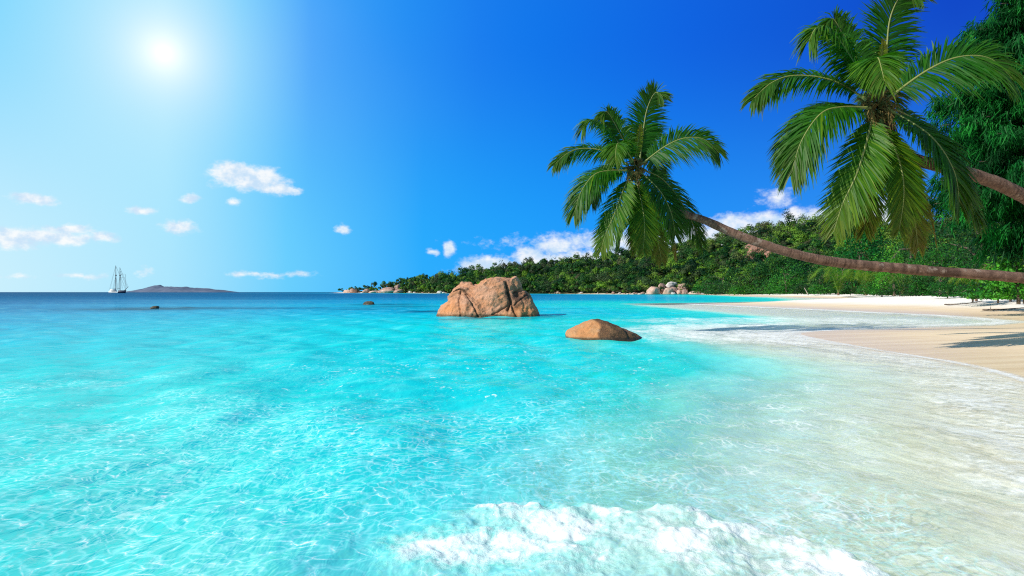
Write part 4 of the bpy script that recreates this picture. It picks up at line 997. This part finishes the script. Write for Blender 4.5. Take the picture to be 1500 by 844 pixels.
idx = np.arange(iz.size).reshape(iz.shape); q = np.stack([idx[:-1, :-1], idx[1:, :-1], idx[1:, 1:], idx[:-1, 1:]], -1).reshape(-1, 4)
tag(obj('island', mesh_from('island', np.column_stack([(IU * sI).ravel() + (265 - CX) / F * IY, IY + (IV * sI * 1.5).ravel(), iz.ravel()]), q, True), m_isl), kind='structure')

# ------------------------------------------------------------------ the schooner
def flat_mat(name, c, r=0.5):
    m, n, out = material(name); a = n.noise(n.objco(), 1.5, 3)
    bs = n.new('ShaderNodeBsdfPrincipled', {'Base Color': n.mix(n.ss(a, .3, .7), c, tuple(.8 * x for x in c)), 'Roughness': r}); n.l.new(bs.outputs[0], out.inputs[0]); return m
m_white = flat_mat('white_hull_paint', (0.72, 0.74, 0.74)); m_navy = flat_mat('navy_hull_paint', (0.012, 0.02, 0.06)); m_dark = flat_mat('dark_glass', (0.02, 0.025, 0.03), .15); m_spar = flat_mat('dark_spar', (0.05, 0.05, 0.06)); m_rope = flat_mat('rigging_rope', (0.06, 0.06, 0.07))
def box(cx, cy, cz, sx, sy, sz, taper=1.0):
    v = np.array([(x * (taper if z > 0 else 1), y * (taper if z > 0 else 1), z) for z in (-.5, .5) for x, y in ((-.5, -.5), (.5, -.5), (.5, .5), (-.5, .5))]) * np.array([sx, sy, sz]) + np.array([cx, cy, cz])
    return v, np.array([[0, 3, 2, 1], [4, 5, 6, 7], [0, 1, 5, 4], [1, 2, 6, 5], [2, 3, 7, 6], [3, 0, 4, 7]])
SY = 1080.0; k_ = SY / F
ship = empty('schooner', ((172 - CX) / F * SY, SY, 0.0), 'two masted sailing ship with bare masts anchored near the horizon', 'sailing ship')
def X(px): return (px - 172) * k_
def Z(py): return max(-0.4, (429.2 - py) * k_)
# hull lofted from stations
stn = np.linspace(0, 1, 25); hx0, hx1 = X(160.2), X(184.0)
def hull_strip(t0, t1, zlo, zhi, name, mat, inset=0.0):
    ts = np.linspace(t0, t1, 20); V = []; 
    for t in ts:
        x = hx0 + (hx1 - hx0) * t; beam = (3.4 - inset) * (max(0.0, 1 - max(0, (t - .55) / .45) ** 2.2)) ** .8 * min(1, .65 + 1.5 * t)
        sheer = 1.1 * (2 * t - .9) ** 2
        for z in (zlo(t), zhi(t)):
            fl = 0.75 + 0.25 * (z - zlo(t)) / max(zhi(t) - zlo(t), .01)
            V += [(x + (z * .35 if t > .9 else 0), -beam * fl, z + sheer * (z > 0)), (x + (z * .35 if t > .9 else 0), beam * fl, z + sheer * (z > 0))]
    V = np.array(V).reshape(len(ts), 4, 3); idx = np.arange(len(ts) * 4).reshape(len(ts), 4)
    Q = []
    for i in range(len(ts) - 1):
        a, b = idx[i], idx[i + 1]
        Q += [[a[0], b[0], b[2], a[2]], [a[1], a[3], b[3], b[1]], [a[2], b[2], b[3], a[3]], [a[0], a[1], b[1], b[0]]]
    Q += [[idx[0][0], idx[0][2], idx[0][3], idx[0][1]], [idx[-1][0], idx[-1][1], idx[-1][3], idx[-1][2]]]
    return obj(name, mesh_from(name, V.reshape(-1, 3), np.array(Q)), mat, ship)
tag(hull_strip(0, .60, lambda t: -.6, lambda t: 2.5 - .5 * t, 'hull', m_white), label='white after hull')
tag(hull_strip(.602, 1, lambda t: -.6, lambda t: 3.0 + .6 * t, 'hull', m_navy), label='dark navy fore hull')
v, q = join([box(X(166), 0, 3.3, 9.5, 4.2, 2.0, .94), box(X(165.2), 0, 5.2, 7.2, 3.8, 1.7, .9)]); house = obj('deckhouse', mesh_from('deckhouse', v, q), m_white, ship)
v, q = box(X(166.4), 0, 3.2, 6.6, 4.5, 1.1); obj('window', mesh_from('window', v, q), m_dark, house)
v, q = box(X(177), 0, 3.9, 7.0, 3.6, 1.0, .9); obj('deck_cabin', mesh_from('deck_cabin', v, q), m_navy, ship)
for (px, top) in ((169.8, 388.5), (175.8, 391.5)):
    mb = tube(np.array([[X(px), 0, 2], [X(px) - .1, 0, Z(402)], [X(px) - .2, 0, Z(top)]]), np.array([.62, .5, .22]), 8); ms = obj('mast', mesh_from('mast', *mb, True), m_spar, ship)
    v, q = box(X(px), 0, Z(403.2), 1.7, 1.7, 2.0, .8); obj('crosstrees', mesh_from('crosstrees', v, q), m_spar, ms)
    v, q = tube(np.array([[X(px), 0, 7.0], [X(px) - 5, 0, 7.8]]), np.array([.25, .16]), 6); obj('boom', mesh_from('boom', v, q), m_spar, ms)
for py in (401.5, 406.6):
    v, q = tube(np.array([[X(176), -1, Z(py)], [X(184), -2, Z(py)]]), np.array([.17, .10]), 6); obj('yard', mesh_from('yard', v, q), m_spar, ship)
v, q = tube(np.array([[X(182), 0, 3.8], [X(187.8), 0, Z(420)]]), np.array([.55, .25]), 8); obj('bowsprit', mesh_from('bowsprit', v, q), m_spar, ship)
rg = []
for a, b in [((169.6, 389), (160.5, 425)), ((169.7, 403), (165, 425)), ((169.7, 403), (172.8, 425)), ((175.6, 392), (187.6, 420.5)), ((175.6, 403), (184, 423)), ((175.7, 403), (179.5, 424)), ((169.8, 390), (175.7, 403)), ((175.7, 403), (172.5, 425)), ((184, 401.5), (184, 424)), ((169.7, 403), (167.5, 425)), ((175.7, 396), (186, 421))]:
    for yy in (-1.2, 1.2): rg.append(tube(np.array([[X(a[0]), yy * .1, Z(a[1])], [X(b[0]), yy, Z(b[1])]]), np.array([.09, .09]), 4))
v, q = join(rg); obj('rigging', mesh_from('rigging', v, q), m_rope, ship)

# ------------------------------------------------------------------ driftwood and litter on the dry sand
def stick(label, pts, r0, r1, seed, name='driftwood', mat=m_drift, twigs=1):
    r_ = np.random.default_rng(seed); pts = np.array(pts, float); base = pts[0].copy(); cv = catmull(pts - base, 8)
    parts = [tube(cv, np.linspace(r0, r1, len(cv)), 7, rough=.2, seed=seed)]
    for i in range(twigs):
        a = cv[r_.integers(len(cv) // 4, len(cv) - 2)]; d = unit(r_.normal(size=3) * np.array([1, .6, .3]) + np.array([0, 0, .35])) * np.linalg.norm(cv[-1]) * .09
        parts.append(tube(np.array([a, a + d * .5 + r_.normal(0, .03, 3), a + d]), np.array([r1, r1 * .8, r1 * .3]), 5))
    v, q = join(parts); o = obj(name, mesh_from(name, v, q, True), mat, loc=base); return tag(o, label, 'driftwood')
def gp(px, py, z, up=0.0):
    g = G(px, py, z); return np.array([g[0], g[1], z + up])
def sand_z(x, y):
    p_ = np.array([[x, y]]); d_, _ = signed(SH, p_); return float(land_profile(np.maximum(d_, 0), p_)[0])
def on_sand(px, Y, up=0.0):
    x = (px - CX) / F * Y; return np.array([x, Y, sand_z(x, Y) + up])
stick('bleached stick poking up from the far white sand', [on_sand(1184, 225), on_sand(1181.5, 225, 1.2), on_sand(1178, 225, 2.6)], .22, .10, 1)
stick('brown fallen branch lying on the dry sand below the young palm', [on_sand(1384, 62, .05), on_sand(1398, 60, .14), on_sand(1420, 61, .08), on_sand(1440, 62, .1)], .06, .03, 2, mat=m_bark, twigs=3)
stick('dark fallen branch on the sand in the shade near the right edge', [on_sand(1440, 52, .05), on_sand(1466, 51, .08), on_sand(1500, 52, .06)], .07, .03, 3, mat=m_bark, twigs=2)
